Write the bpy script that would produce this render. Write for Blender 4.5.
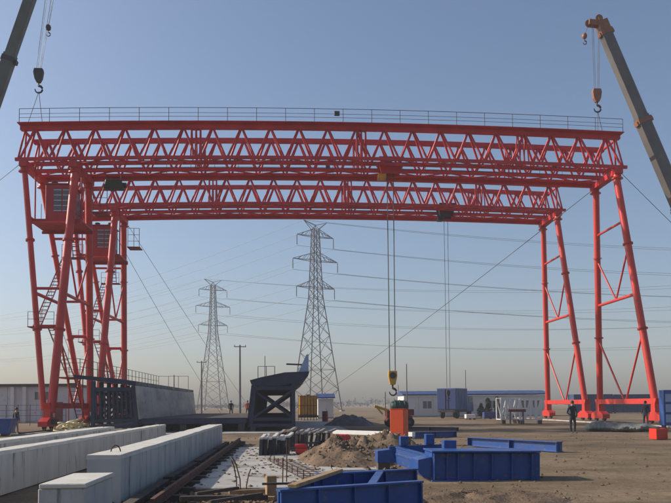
import bpy, bmesh, math, random
from mathutils import Vector, Matrix, noise as mnoise
R = math.radians
random.seed(7)
scene = bpy.context.scene
for o in list(bpy.data.objects):
    bpy.data.objects.remove(o)
col = scene.collection

# ------------------------------------------------------------------ camera
W, H = 671.0, 503.0
F_PX, YAW, PITCH, ROLL, CAM_H, HORIZON = 750.0, R(3.7), R(3.0), R(0.45), 1.7, 404.5
_f = Vector((math.sin(YAW)*math.cos(PITCH), math.cos(YAW)*math.cos(PITCH), math.sin(PITCH)))
_r = Vector((math.cos(YAW), -math.sin(YAW), 0))
_u = _r.cross(_f)
CF = _f
CR = _r*math.cos(ROLL) - _u*math.sin(ROLL)
CU = _u*math.cos(ROLL) + _r*math.sin(ROLL)
CC = Vector((0, 0, CAM_H))
PPX, PPY = W/2, HORIZON - F_PX*math.tan(PITCH)
cam_d = bpy.data.cameras.new('Camera')
cam = bpy.data.objects.new('Camera', cam_d)
col.objects.link(cam)
cam_d.sensor_fit = 'HORIZONTAL'
cam_d.sensor_width = 36
cam_d.lens = F_PX/W*36
cam_d.shift_y = (PPY - H/2)/W
cam_d.clip_start = 0.1
cam_d.clip_end = 6000
m3 = Matrix((CR, CU, -CF)).transposed()
cam.matrix_world = Matrix.Translation(CC) @ m3.to_4x4()
scene.camera = cam


def ray(x, y):
    return CF + CR*((x-PPX)/F_PX) + CU*((PPY-y)/F_PX)


def P(x, y, Y):
    d = ray(x, y)
    return CC + d*(Y/d.y)


def G(x, y, z=0.0):
    d = ray(x, y)
    return CC + d*((z-CC.z)/d.z)


# ------------------------------------------------------------------ sky, sun, exposure
SUN_EL, SUN_DIR = R(29), Vector((-1.0, 0.3, 0)).normalized()     # sun stands to the left, a little beyond the cranes
world = bpy.data.worlds.new('World')
scene.world = world
world.use_nodes = True
wn = world.node_tree
wn.nodes.clear()
sky = wn.nodes.new('ShaderNodeTexSky')
sky.sky_type = 'NISHITA'
sky.sun_disc = False
sky.sun_elevation = SUN_EL
sky.sun_rotation = math.atan2(SUN_DIR.x, SUN_DIR.y)
sky.altitude = 0
sky.air_density = 1.0
sky.dust_density = 2.4
sky.ozone_density = 3.0
bg = wn.nodes.new('ShaderNodeBackground')
bg.inputs['Strength'].default_value = 0.138
wo = wn.nodes.new('ShaderNodeOutputWorld')
wn.links.new(sky.outputs[0], bg.inputs[0])
wn.links.new(bg.outputs[0], wo.inputs[0])
sl = bpy.data.lights.new('Sun', 'SUN')
sl.energy = 5.0
sl.angle = R(0.6)
sl.color = (1.0, 0.9, 0.76)
sun = bpy.data.objects.new('Sun', sl)
col.objects.link(sun)
to_sun = Vector((SUN_DIR.x*math.cos(SUN_EL), SUN_DIR.y*math.cos(SUN_EL), math.sin(SUN_EL)))
sun.rotation_euler = to_sun.to_track_quat('Z', 'Y').to_euler()
sun.location = (-60, 20, 60)
scene.view_settings.view_transform = 'Standard'
scene.view_settings.look = 'None'
scene.view_settings.exposure = 0.0
scene.view_settings.gamma = 1.0
scene.view_settings.use_curve_mapping = False
scene.render.engine = 'CYCLES'
scene.render.resolution_x, scene.render.resolution_y = 1024, 768
scene.cycles.volume_bounces = 1


# ------------------------------------------------------------------ materials
MATS = {}


def mat(name, c1, c2=None, rough=0.6, scale=1.5, bump=0.0, bscale=20.0, metal=0.0, spec=0.5,
        c3=None, t3=0.62, s3=4.0, stretch=(1, 1, 1), alpha=None, coat=0.0):
    if name in MATS:
        return MATS[name]
    m = bpy.data.materials.new(name)
    m.use_nodes = True
    nt = m.node_tree
    b = nt.nodes['Principled BSDF']
    b.inputs['Roughness'].default_value = rough
    b.inputs['Metallic'].default_value = metal
    b.inputs['Specular IOR Level'].default_value = spec
    geo = nt.nodes.new('ShaderNodeNewGeometry')
    mp = nt.nodes.new('ShaderNodeMapping')
    mp.inputs['Scale'].default_value = stretch
    nt.links.new(geo.outputs['Position'], mp.inputs['Vector'])

    def noise(sc, det=6, ro=0.6):
        n = nt.nodes.new('ShaderNodeTexNoise')
        n.inputs['Scale'].default_value = sc
        n.inputs['Detail'].default_value = det
        n.inputs['Roughness'].default_value = ro
        nt.links.new(mp.outputs[0], n.inputs['Vector'])
        return n

    def ramp(src, a, bb, lo, hi):
        r = nt.nodes.new('ShaderNodeMapRange')
        r.inputs['From Min'].default_value = lo
        r.inputs['From Max'].default_value = hi
        r.inputs['To Min'].default_value = a
        r.inputs['To Max'].default_value = bb
        nt.links.new(src, r.inputs['Value'])
        return r.outputs[0]

    def mix(fac, a, bb):
        x = nt.nodes.new('ShaderNodeMix')
        x.data_type = 'RGBA'
        nt.links.new(fac, x.inputs['Factor'])
        for k, v in ((6, a), (7, bb)):
            if hasattr(v, 'is_linked'):
                nt.links.new(v, x.inputs[k])
            else:
                x.inputs[k].default_value = (*v, 1)
        return x.outputs[2]
    n1 = noise(scale)
    c = mix(ramp(n1.outputs[0], 0, 1, 0.32, 0.68), c1, c2 or tuple(v*0.75 for v in c1))
    if c3:
        n3 = noise(s3, 8, 0.68)
        c = mix(ramp(n3.outputs[0], 0, 1, t3, t3+0.1), c, c3)
    nt.links.new(c, b.inputs['Base Color'])
    rr = ramp(n1.outputs[0], max(rough-0.12, 0.02), min(rough+0.12, 1), 0.3, 0.7)
    nt.links.new(rr, b.inputs['Roughness'])
    if bump:
        n2 = noise(bscale, 8, 0.65)
        bp = nt.nodes.new('ShaderNodeBump')
        bp.inputs['Strength'].default_value = bump
        bp.inputs['Distance'].default_value = 0.05
        nt.links.new(n2.outputs[0], bp.inputs['Height'])
        nt.links.new(bp.outputs[0], b.inputs['Normal'])
    if coat:
        b.inputs['Coat Weight'].default_value = coat
    MATS[name] = m
    return m


RED = mat('red_truss_paint', (0.62, 0.022, 0.024), (0.42, 0.014, 0.018), 0.5, 0.6, c3=(0.2, 0.03, 0.02), t3=0.6, s3=2.2)
ORED = mat('orange_red_leg_paint', (0.64, 0.04, 0.022), (0.47, 0.026, 0.018), 0.42, 0.5, c3=(0.3, 0.04, 0.025), t3=0.6, s3=1.8)
CABRED = mat('cab_red_paint', (0.42, 0.018, 0.022), (0.34, 0.016, 0.02), 0.5)
RAILGREY = mat('railing_steel', (0.06, 0.05, 0.055), (0.1, 0.06, 0.06), 0.6)
STAIR = mat('stair_steel', (0.32, 0.02, 0.02), (0.2, 0.02, 0.02), 0.6)
GLASS = mat('window_glass', (0.09, 0.1, 0.11), (0.14, 0.15, 0.16), 0.12, 0.5)
DARK = mat('dark_steel', (0.025, 0.025, 0.028), (0.045, 0.04, 0.04), 0.55, 3, c3=(0.09, 0.045, 0.025), t3=0.64)
ROPE = mat('wire_rope', (0.09, 0.09, 0.095), (0.05, 0.05, 0.05), 0.5)
YEL = mat('yellow_paint', (0.72, 0.36, 0.02), (0.55, 0.27, 0.02), 0.45, 2, c3=(0.12, 0.06, 0.03), t3=0.68)
DGREEN = mat('dark_green_paint', (0.012, 0.06, 0.04), (0.01, 0.045, 0.03), 0.5)
BLUE = mat('blue_steel_paint', (0.016, 0.078, 0.3), (0.012, 0.055, 0.21), 0.4, 1.6, c3=(0.14, 0.12, 0.11), t3=0.58, s3=6)
NAVY = mat('navy_mould_paint', (0.009, 0.018, 0.058), (0.006, 0.012, 0.036), 0.5, 1.2, c3=(0.05, 0.04, 0.035), t3=0.66)
NAVY2 = mat('navy_rib_paint', (0.01, 0.02, 0.06), (0.007, 0.014, 0.038), 0.55)
MOULDSKIN = mat('mould_skin_steel', (0.32, 0.295, 0.265), (0.22, 0.2, 0.18), 0.5, 0.8, c3=(0.1, 0.08, 0.065), t3=0.6, s3=1.6, stretch=(1, .35, 1.4))
CONC = mat('precast_concrete', (0.48, 0.475, 0.455), (0.36, 0.355, 0.34), 0.85, 1.1, 0.25, 26, c3=(0.15, 0.145, 0.14), t3=0.55, s3=1.7, stretch=(1.6, 1.6, .3))
CONCLIT = mat('sunlit_concrete', (0.62, 0.59, 0.53), (0.5, 0.475, 0.43), 0.9, 2.5, 0.3, 22, c3=(0.22, 0.19, 0.15), t3=0.6, s3=3)  # paler, creamier concrete: sunlight on the upper faces put into the colour
SLAB = mat('slab_concrete', (0.44, 0.42, 0.385), (0.33, 0.31, 0.28), 0.9, 0.9, 0.3, 18, c3=(0.2, 0.165, 0.125), t3=0.53, s3=0.9)
WOOD = mat('timber', (0.42, 0.27, 0.13), (0.28, 0.18, 0.09), 0.8, 6, 0.2, 30, c3=(0.14, 0.1, 0.06), t3=0.62)
OLDWOOD = mat('weathered_timber', (0.1, 0.075, 0.055), (0.06, 0.047, 0.04), 0.9, 5, 0.3, 30)
RUST = mat('rusty_rebar', (0.13, 0.05, 0.025), (0.07, 0.035, 0.022), 0.85, 8)
WHITE = mat('white_paint', (0.72, 0.72, 0.7), (0.6, 0.6, 0.58), 0.5, 1.2, c3=(0.32, 0.28, 0.24), t3=0.66)
PREFAB = mat('prefab_wall', (0.62, 0.62, 0.6), (0.53, 0.53, 0.52), 0.6, 0.5)
LBLUE = mat('truck_blue', (0.09, 0.14, 0.3), (0.065, 0.105, 0.23), 0.4, 0.7, c3=(0.12, 0.12, 0.14), t3=0.66)
TRIMBLUE = mat('roof_blue', (0.03, 0.06, 0.2), (0.025, 0.05, 0.16), 0.5)
CONTB = mat('container_blue', (0.018, 0.055, 0.14), (0.014, 0.042, 0.1), 0.55, 0.5, c3=(0.08, 0.06, 0.05), t3=0.68)
GREYWALL = mat('pale_grey_wall', (0.62, 0.63, 0.64), (0.52, 0.53, 0.54), 0.8, 0.4, c3=(0.22, 0.22, 0.21), t3=0.6, s3=.8)
ORANGE = mat('orange_post_paint', (0.72, 0.09, 0.02), (0.62, 0.07, 0.018), 0.45, 2, c3=(0.25, 0.06, 0.03), t3=0.7)
TYRE = mat('tyre_rubber', (0.018, 0.018, 0.018), (0.03, 0.028, 0.026), 0.85, 6)
BOOM = mat('boom_paint', (0.11, 0.12, 0.09), (0.075, 0.085, 0.07), 0.5, 0.8, c3=(0.05, 0.05, 0.045), t3=0.63)
BOOM2 = mat('boom_grey_paint', (0.13, 0.12, 0.11), (0.09, 0.085, 0.08), 0.5, 0.8, c3=(0.05, 0.045, 0.04), t3=0.63)
RUSTRED = mat('crane_head_paint', (0.3, 0.11, 0.05), (0.2, 0.09, 0.05), 0.55, 3)
TARP = mat('grey_tarpaulin', (0.17, 0.18, 0.17), (0.11, 0.12, 0.115), 0.7, 2.5, 0.4, 9)
TARP2 = mat('dark_tarpaulin', (0.07, 0.075, 0.085), (0.045, 0.05, 0.055), 0.6, 2.0, 0.4, 6, c3=(0.3, 0.3, 0.29), t3=0.62, s3=.9)
GALV = mat('galvanised_lattice', (0.085, 0.088, 0.095), (0.06, 0.063, 0.068), 0.6, 0.3)
INSUL = mat('insulator_glass', (0.05, 0.045, 0.045), (0.07, 0.06, 0.06), 0.3)
POLE = mat('pole_concrete', (0.13, 0.125, 0.12), (0.1, 0.095, 0.09), 0.85, 1)
STRAW = mat('pale_hose', (0.78, 0.7, 0.42), (0.62, 0.54, 0.3), 0.6, 4)
DIRT = mat('dirt_heap', (0.21, 0.14, 0.083), (0.125, 0.083, 0.052), 0.95, 2.2, 0.9, 12, c3=(0.28, 0.22, 0.15), t3=0.6, s3=5)
SKIN = mat('skin', (0.4, 0.24, 0.17), (0.36, 0.21, 0.15), 0.6)
HAIR = mat('hair', (0.012, 0.01, 0.01), (0.02, 0.017, 0.015), 0.6)
CLOTH_D = mat('dark_cloth', (0.025, 0.027, 0.034), (0.018, 0.02, 0.025), 0.9, 5)
CLOTH_N = mat('navy_cloth', (0.02, 0.025, 0.045), (0.014, 0.018, 0.03), 0.9, 5)
CLOTH_O = mat('orange_cloth', (0.75, 0.16, 0.04), (0.6, 0.12, 0.03), 0.85, 5)
LINE = mat('conductor', (0.22, 0.22, 0.23), (0.18, 0.18, 0.19), 0.5)
LEAF = mat('evergreen_leaf', (0.02, 0.035, 0.018), (0.04, 0.055, 0.025), 0.8, 3)
FARLEAF = mat('bare_treeline', (0.085, 0.075, 0.06), (0.06, 0.055, 0.045), 0.9, .2)
BARK = mat('bark', (0.07, 0.05, 0.035), (0.05, 0.035, 0.025), 0.9, 5)
LBLUEP = mat('pale_blue_panel', (0.32, 0.4, 0.56), (0.26, 0.33, 0.48), 0.5, 2)
DRED = mat('dark_red_paint', (0.2, 0.02, 0.018), (0.13, 0.018, 0.016), 0.55, 3)
LAMPW = mat('lens_white', (0.7, 0.7, 0.68), (0.6, 0.6, 0.58), 0.3)


def ground_mat():
    m = bpy.data.materials.new('dry_dirt_ground')
    m.use_nodes = True
    nt = m.node_tree
    b = nt.nodes['Principled BSDF']
    b.inputs['Roughness'].default_value = 0.95
    b.inputs['Specular IOR Level'].default_value = 0.138
    geo = nt.nodes.new('ShaderNodeNewGeometry')

    def noise(sc, det, ro=.6):
        n = nt.nodes.new('ShaderNodeTexNoise')
        n.inputs['Scale'].default_value = sc
        n.inputs['Detail'].default_value = det
        n.inputs['Roughness'].default_value = ro
        nt.links.new(geo.outputs['Position'], n.inputs['Vector'])
        return n.outputs[0]

    def ramp(src, stops):
        r = nt.nodes.new('ShaderNodeValToRGB')
        e = r.color_ramp.elements
        while len(e) < len(stops):
            e.new(0.5)
        for k, (p, c) in enumerate(stops):
            e[k].position = p
            e[k].color = (*c, 1)
        nt.links.new(src, r.inputs[0])
        return r.outputs[0]
    big = ramp(noise(0.11, 6), [(0.3, (0.265, 0.2, 0.135)), (0.5, (0.22, 0.165, 0.108)), (0.7, (0.14, 0.105, 0.07))])
    mid = ramp(noise(0.7, 8, .65), [(0.3, (0.62, 0.6, 0.58)), (0.5, (1, 1, 1)), (0.72, (1.22, 1.2, 1.16))])
    fine = ramp(noise(9, 6, .7), [(0.3, (0.72, 0.7, 0.68)), (0.6, (1.08, 1.08, 1.08))])

    def mul(a, c):
        x = nt.nodes.new('ShaderNodeMix')
        x.data_type = 'RGBA'
        x.blend_type = 'MULTIPLY'
        x.inputs[0].default_value = 1
        nt.links.new(a, x.inputs[6])
        nt.links.new(c, x.inputs[7])
        return x.outputs[2]
    mp = nt.nodes.new('ShaderNodeMapping')
    mp.inputs['Rotation'].default_value = (0, 0, R(68))
    mp.inputs['Scale'].default_value = (0.06, 0.7, 1)
    nt.links.new(geo.outputs['Position'], mp.inputs['Vector'])
    trk = nt.nodes.new('ShaderNodeTexNoise')
    trk.inputs['Scale'].default_value = 1.0
    trk.inputs['Detail'].default_value = 4
    trk.inputs['Distortion'].default_value = 0.5
    nt.links.new(mp.outputs[0], trk.inputs['Vector'])
    tracks = ramp(trk.outputs[0], [(0.36, (0.74, 0.72, 0.7)), (0.5, (1, 1, 1)), (0.6, (1.0, 1.0, 1.0)), (0.72, (1.18, 1.17, 1.15))])
    nt.links.new(mul(mul(mul(big, mid), fine), tracks), b.inputs['Base Color'])
    bp = nt.nodes.new('ShaderNodeBump')
    bp.inputs['Strength'].default_value = 0.8
    bp.inputs['Distance'].default_value = 0.06
    nt.links.new(noise(5, 9, .7), bp.inputs['Height'])
    nt.links.new(bp.outputs[0], b.inputs['Normal'])
    return m


# ------------------------------------------------------------------ mesh helpers
class MB:
    """collects shapes into one mesh"""
    def __init__(self):
        self.v, self.f, self.s = [], [], []

    def add(self, vs, fs, smooth=False):
        n = len(self.v)
        self.v += [tuple(v) for v in vs]
        self.f += [tuple(i+n for i in f) for f in fs]
        self.s += [smooth]*len(fs)

    def box(self, x0, x1, y0, y1, z0, z1):
        vs = [(x, y, z) for z in (z0, z1) for y in (y0, y1) for x in (x0, x1)]
        self.add(vs, [(0, 2, 3, 1), (4, 5, 7, 6), (0, 1, 5, 4), (1, 3, 7, 5), (3, 2, 6, 7), (2, 0, 4, 6)])
        return self

    def prism(self, prof, axis, a, b):
        """profile of 2D points extruded along an axis ('x','y','z') from a to b"""
        def pt(p, t):
            return {'x': (t, p[0], p[1]), 'y': (p[0], t, p[1]), 'z': (p[0], p[1], t)}[axis]
        n = len(prof)
        vs = [pt(p, a) for p in prof] + [pt(p, b) for p in prof]
        fs = [tuple(range(n-1, -1, -1)), tuple(range(n, 2*n))]
        fs += [(i, (i+1) % n, n+(i+1) % n, n+i) for i in range(n)]
        self.add(vs, fs)
        return self

    def bar(self, p, q, w, h=None, n=4, w2=None):
        """straight bar; n=4 a box w x h, else an n-gon tube of radius w (w2 at the end)"""
        p, q = Vector(p), Vector(q)
        d = (q-p).normalized()
        side = d.cross(Vector((0, 0, 1)))
        if side.length < 1e-4:
            side = Vector((1, 0, 0))
        side.normalize()
        up = side.cross(d)
        if n == 4:
            h = h or w
            ring = [(-w/2, -h/2), (w/2, -h/2), (w/2, h/2), (-w/2, h/2)]
            r2 = ring
        else:
            ring = [(w*math.cos(2*math.pi*k/n), w*math.sin(2*math.pi*k/n)) for k in range(n)]
            k2 = (w2 if w2 is not None else w)/w
            r2 = [(a*k2, b*k2) for a, b in ring]
        vs = [p+side*a+up*b for a, b in ring]+[q+side*a+up*b for a, b in r2]
        n_ = len(ring)
        self.add(vs, [(i, (i+1) % n_, n_+(i+1) % n_, n_+i) for i in range(n_)], n != 4)
        self.add(vs[:n_], [tuple(range(n_-1, -1, -1))])
        self.add(vs[n_:], [tuple(range(n_))])
        return self

    def tube(self, pts, r, n=6, closed=False):
        pts = [Vector(p) for p in pts]
        rings = []
        m = len(pts)
        up = Vector((0, 0, 1))
        for i, p in enumerate(pts):
            a = pts[max(i-1, 0)]
            b = pts[min(i+1, m-1)]
            d = (b-a).normalized()
            s = d.cross(up)
            if s.length < 1e-3:
                s = d.cross(Vector((1, 0, 0)))
            s.normalize()
            u = s.cross(d)
            rr = r[i] if isinstance(r, (list, tuple)) else r
            rings.append([p+s*rr*math.cos(2*math.pi*k/n)+u*rr*math.sin(2*math.pi*k/n) for k in range(n)])
        vs = [v for g in rings for v in g]
        fs = []
        for i in range(m-1):
            for k in range(n):
                fs.append((i*n+k, i*n+(k+1) % n, (i+1)*n+(k+1) % n, (i+1)*n+k))
        self.add(vs, fs, True)
        self.add(rings[0], [tuple(range(n-1, -1, -1))])
        self.add(rings[-1], [tuple(range(n))])
        return self

    def lathe(self, prof, c=(0, 0, 0), axis='z', n=16):
        """profile of (radius, height)"""
        c = Vector(c)
        vs = []
        for r, h in prof:
            for k in range(n):
                a, b = r*math.cos(2*math.pi*k/n), r*math.sin(2*math.pi*k/n)
                vs.append(c+Vector({'z': (a, b, h), 'x': (h, a, b), 'y': (b, h, a)}[axis]))
        fs = []
        for i in range(len(prof)-1):
            for k in range(n):
                fs.append((i*n+k, i*n+(k+1) % n, (i+1)*n+(k+1) % n, (i+1)*n+k))
        self.add(vs, fs, True)
        self.add(vs[:n], [tuple(range(n-1, -1, -1))])
        self.add(vs[-n:], [tuple(range(n))])
        return self

    def mesh(self, name, m):
        me = bpy.data.meshes.new(name)
        me.from_pydata(self.v, [], self.f)
        me.polygons.foreach_set('use_smooth', self.s)
        if m:
            me.materials.append(m)
        me.update()
        return me

    def build(self, name, m, parent=None, loc=(0, 0, 0), rz=0.0, bevel=0.0):
        me = self.mesh(name, m)
        if bevel:
            bm = bmesh.new()
            bm.from_mesh(me)
            bmesh.ops.bevel(bm, geom=list(bm.edges), offset=bevel, segments=1, affect='EDGES', clamp_overlap=True)
            bm.to_mesh(me)
            bm.free()
        return link(name, me, parent, loc, rz)


def link(name, data, parent=None, loc=(0, 0, 0), rz=0.0):
    o = bpy.data.objects.new(name, data)
    col.objects.link(o)
    o.location = loc
    o.rotation_euler = (0, 0, rz)
    if parent:
        o.parent = parent
    return o


def tag(o, label=None, cat=None, group=None, kind=None):
    if label:
        o['label'] = label
    if cat:
        o['category'] = cat
    if group:
        o['group'] = group
    if kind:
        o['kind'] = kind
    return o


def thing(name, label, cat, loc=(0, 0, 0), rz=0.0, group=None):
    return tag(link(name, None, None, loc, rz), label, cat, group)


def copy_tree(o, parent=None):
    c = o.copy()
    col.objects.link(c)
    c.parent = parent
    for ch in list(o.children):
        copy_tree(ch, c)
    return c


UNIT = {}


def bar(p, q, r, m, parent, name, n=8, w=None, h=None):
    """one straight member as an object of its own; alike members share a unit mesh (n=4: box w x h)"""
    key = (n, m.name)
    if key not in UNIT:
        mb = MB()
        if n == 4:
            mb.box(-.5, .5, -.5, .5, 0, 1)
        else:
            mb.lathe([(1, 0), (1, 1)], n=n)
        UNIT[key] = mb.mesh(name, m)
    o = bpy.data.objects.new(name, UNIT[key])
    col.objects.link(o)
    p, q = Vector(p), Vector(q)
    d = q-p
    L = d.length
    z = d/L
    s = z.cross(Vector((0, 0, 1)))
    if s.length < 1e-4:
        s = Vector((1, 0, 0))
    s.normalize()
    u = z.cross(s)
    rot = Matrix((s, u, z)).transposed().to_4x4()
    sx, sy = (w, h) if n == 4 else (r, r)
    o.parent = parent
    o.matrix_local = Matrix.Translation(p) @ rot @ Matrix.Diagonal((sx, sy, L, 1))
    return o


def lerp(a, b, t):
    return Vector(a)*(1-t)+Vector(b)*t


def at_z(top, foot, z):
    t = (z-foot[2])/(top[2]-foot[2])
    return lerp(foot, top, t)


# ------------------------------------------------------------------ ground
def height(x, y):
    if not (-26 < x < 40 and 4 < y < 64):
        return -0.02
    v = mnoise.noise(Vector((x*0.35, y*0.35, 0)))*0.035+mnoise.noise(Vector((x*1.1, y*1.1, 5)))*0.025
    e = min(1, min(x+26, 40-x, y-4, 64-y)/6)
    return -0.02+v*e


def build_ground():
    xs = [-3000, -1200, -500, -200, -90, -50, -34]+[-26+i*0.5 for i in range(133)]+[50, 75, 120, 220, 500, 1200, 3000]
    ys = [-300, -60, -15, 0]+[4+i*0.5 for i in range(121)]+[70, 80, 95, 120, 160, 230, 350, 600, 1100, 2200, 4500]
    vs = [(x, y, height(x, y)) for y in ys for x in xs]
    nx = len(xs)
    fs = [(j*nx+i, j*nx+i+1, (j+1)*nx+i+1, (j+1)*nx+i) for j in range(len(ys)-1) for i in range(nx-1)]
    mb = MB()
    mb.add(vs, fs, True)
    return tag(mb.build('ground', ground_mat()), kind='structure')


build_ground()


MOUND_PTS = []


def blob_mound(name, cx, cy, rx, ry, h, m, seed, rough=0.35, n=56, label=None, cat=None, kind=None, rz=0, flat=0.0):
    mb = MB()
    vs, fs = [], []
    rings = 22
    for i in range(rings+1):
        t = i/rings
        for k in range(n):
            a = 2*math.pi*k/n
            wob = 1+0.22*mnoise.noise(Vector((math.cos(a)*1.7, math.sin(a)*1.7, seed)))
            x, y = rx*t*wob*math.cos(a), ry*t*wob*math.sin(a)
            base = (1-t**2.0)**1.15 if not flat else min(1, (1-t)/flat)**0.7
            d = mnoise.fractal(Vector((x*1.6, y*1.6, seed*3.1)), 0.9, 2.1, 5)
            z = h*base*(1+rough*d)+0.07*rough*mnoise.fractal(Vector((x*5, y*5, seed)), .8, 2.2, 4)*(1-t)
            vs.append((x, y, z-0.1*t**4-0.03))
    for i in range(rings):
        for k in range(n):
            fs.append((i*n+k, (i+1)*n+k, (i+1)*n+(k+1) % n, i*n+(k+1) % n))
    mb.add(vs, fs, True)
    MOUND_PTS.extend((v[0]+cx, v[1]+cy, v[2]) for v in vs if rz == 0 and name == 'dirt_mound')
    o = mb.build(name, m, None, (cx, cy, 0), rz)
    return tag(o, label, cat, kind=kind)


blob_mound('dirt_mound', 1.7, 22.6, 1.7, 3.0, 0.5, DIRT, 3, 0.8, kind='structure')
blob_mound('dirt_mound', 3.3, 26.8, 2.0, 2.6, 0.55, DIRT, 8, 0.8, kind='structure')
blob_mound('dirt_mound', 3.2, 13.2, 2.2, 1.3, 0.16, DIRT, 5, 0.7, kind='structure')


def clods():
    rnd = random.Random(4)
    mb = MB()
    def put(x, y, z, s):
        vs = []
        for p in ((1, 0, 0), (-1, 0, 0), (0, 1, 0), (0, -1, 0), (0, 0, 1), (0, 0, -.6), (.6, .6, .5), (-.6, .5, .5)):
            vs.append((x+p[0]*s*rnd.uniform(.6, 1.2), y+p[1]*s*rnd.uniform(.6, 1.2), z+p[2]*s*rnd.uniform(.5, .9)))
        mb.add(vs, [(0, 6, 4), (6, 2, 4), (2, 7, 4), (7, 1, 4), (1, 3, 4), (3, 0, 4), (0, 2, 6), (1, 7, 2), (0, 3, 5), (3, 1, 5), (1, 2, 5), (2, 0, 5)])
    for _ in range(2600):
        p = rnd.choice(MOUND_PTS)
        put(p[0]+rnd.uniform(-.05, .05), p[1]+rnd.uniform(-.05, .05), max(0, p[2]), rnd.choice((.012, .018, .025, .035, .06)) if p[1] > 18 else rnd.choice((.01, .014, .02)))
    for _ in range(700):
        a, t = rnd.uniform(0, 6.28), abs(rnd.gauss(0, .75))
        put(2.2+2.1*t*math.cos(a), 23.6+3.9*t*math.sin(a), 0.02, rnd.choice((.03, .04, .05, .07, .1)))
    for _ in range(1600):
        y = rnd.uniform(10.5, 40)
        x = rnd.uniform(-.45, .62)*y*1.0
        if -8.2 < x < -1.9 and y < 36:
            continue
        put(x, y, 0.0, rnd.choice((.015, .02, .025, .03, .05)))
    tag(mb.build('dirt_clods', DIRT), 'loose clods of dry earth scattered over the ground', 'clods', kind='stuff')


clods()
# concrete slabs of the casting yard floor
sl1 = MB().box(-1.95, 1.15, 15.2, 30.0, -0.2, 0.045).build('concrete_slab', SLAB, bevel=0.012)
tag(sl1, kind='structure')
sl2 = MB().box(1.18, 2.6, 19.2, 24.6, -0.2, 0.03).build('concrete_slab', SLAB, bevel=0.012)
tag(sl2, kind='structure')
sl3 = MB().box(-14.5, 4.0, 45.5, 79.0, -0.2, 0.02).build('mould_yard_slab', SLAB, bevel=0.012)
tag(sl3, kind='structure')


# ------------------------------------------------------------------ concrete beams
def concrete_beam(x0, x1, y0, y1, h, label, group=None, seed=0):
    t = thing('concrete_beam', label, 'beam', ((x0+x1)/2, y0, 0), group=group)
    hw, L = (x1-x0)/2, y1-y0
    rnd = random.Random(seed)
    body = MB()
    n = int(L/0.8)+2
    vs, fs = [], []
    for i in range(n+1):
        y = L*i/n
        j = [rnd.uniform(-.006, .006) for _ in range(4)]
        vs += [(-hw+.012+j[0], y, 0.0), (hw-.012+j[1], y, 0.0), (hw-.012+j[2], y, h-.075), (-hw+.012+j[3], y, h-.075)]
    for i in range(n):
        for k in range(4):
            fs.append((i*4+k, i*4+(k+1) % 4, (i+1)*4+(k+1) % 4, (i+1)*4+k))
    fs += [(3, 2, 1, 0), (n*4, n*4+1, n*4+2, n*4+3)]
    fs = [tuple(reversed(f)) for f in fs]
    body.add(vs, fs)
    body.build('beam_web', CONC, t)
    top = MB()
    vs, fs = [], []
    for i in range(n+1):
        y = L*i/n
        j = [rnd.uniform(-.012, .012) for _ in range(4)]
        vs += [(-hw+j[0], y, h-.075), (hw+j[1], y, h-.075), (hw-.015+j[1], y, h+j[2]*.6), (-hw+.015+j[0], y, h+j[3]*.6)]
    top.add(vs, fs_rev(n))
    top.build('beam_top', CONCLIT, t)
    for k in range(1, int(L/2.4)+1):
        for sx in (-1, 1):
            MB().box(sx*(hw-.012)-.007, sx*(hw-.012)+.007, k*2.4-.009, k*2.4+.009, .01, h-.08).build('casting_seam', CONC, t)
    # lifting loops
    for yy in (0.9, L-0.9):
        pts = [(math.cos(a)*.09, yy, h-.02+math.sin(a)*.14) for a in [k*math.pi/8 for k in range(9)]]
        MB().tube(pts, 0.012, 5).build('lifting_loop', RUST, t)
    return t


def fs_rev(n):
    fs = []
    for i in range(n):
        for k in range(4):
            fs.append((i*4+k, (i+1)*4+k, (i+1)*4+(k+1) % 4, i*4+(k+1) % 4))
    fs += [(0, 1, 2, 3), (n*4+3, n*4+2, n*4+1, n*4)]
    return fs


concrete_beam(-3.5, -2.9, 13.4, 34.0, 0.85, 'long grey concrete beam beside the rusty rail, its square end by the low block', seed=1)
concrete_beam(-5.95, -5.5, 9.0, 34.6, 0.85, 'long grey concrete beam lying between the two other beams', seed=2)
concrete_beam(-7.85, -7.2, 9.0, 32.0, 0.85, 'long grey concrete beam lying farthest from the rusty rail', seed=3)
bl0, bl1, bl2 = G(41, 484, .66), G(86, 484, .66), G(107, 473, .66)
blk = thing('concrete_block', 'low square concrete block before the end of a long beam', 'block', (bl1.x-.3, bl1.y, 0))
BW, BD = (bl1.x-bl0.x), min(bl2.y-bl1.y, 2.9)
MB().box(.28-BW, .28, .02, BD-.02, 0, .6).build('block_body', CONC, blk, bevel=0.015)
MB().box(.3-BW, .3, 0, BD, .602, .665).build('block_cap', CONCLIT, blk, bevel=0.012)

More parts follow.
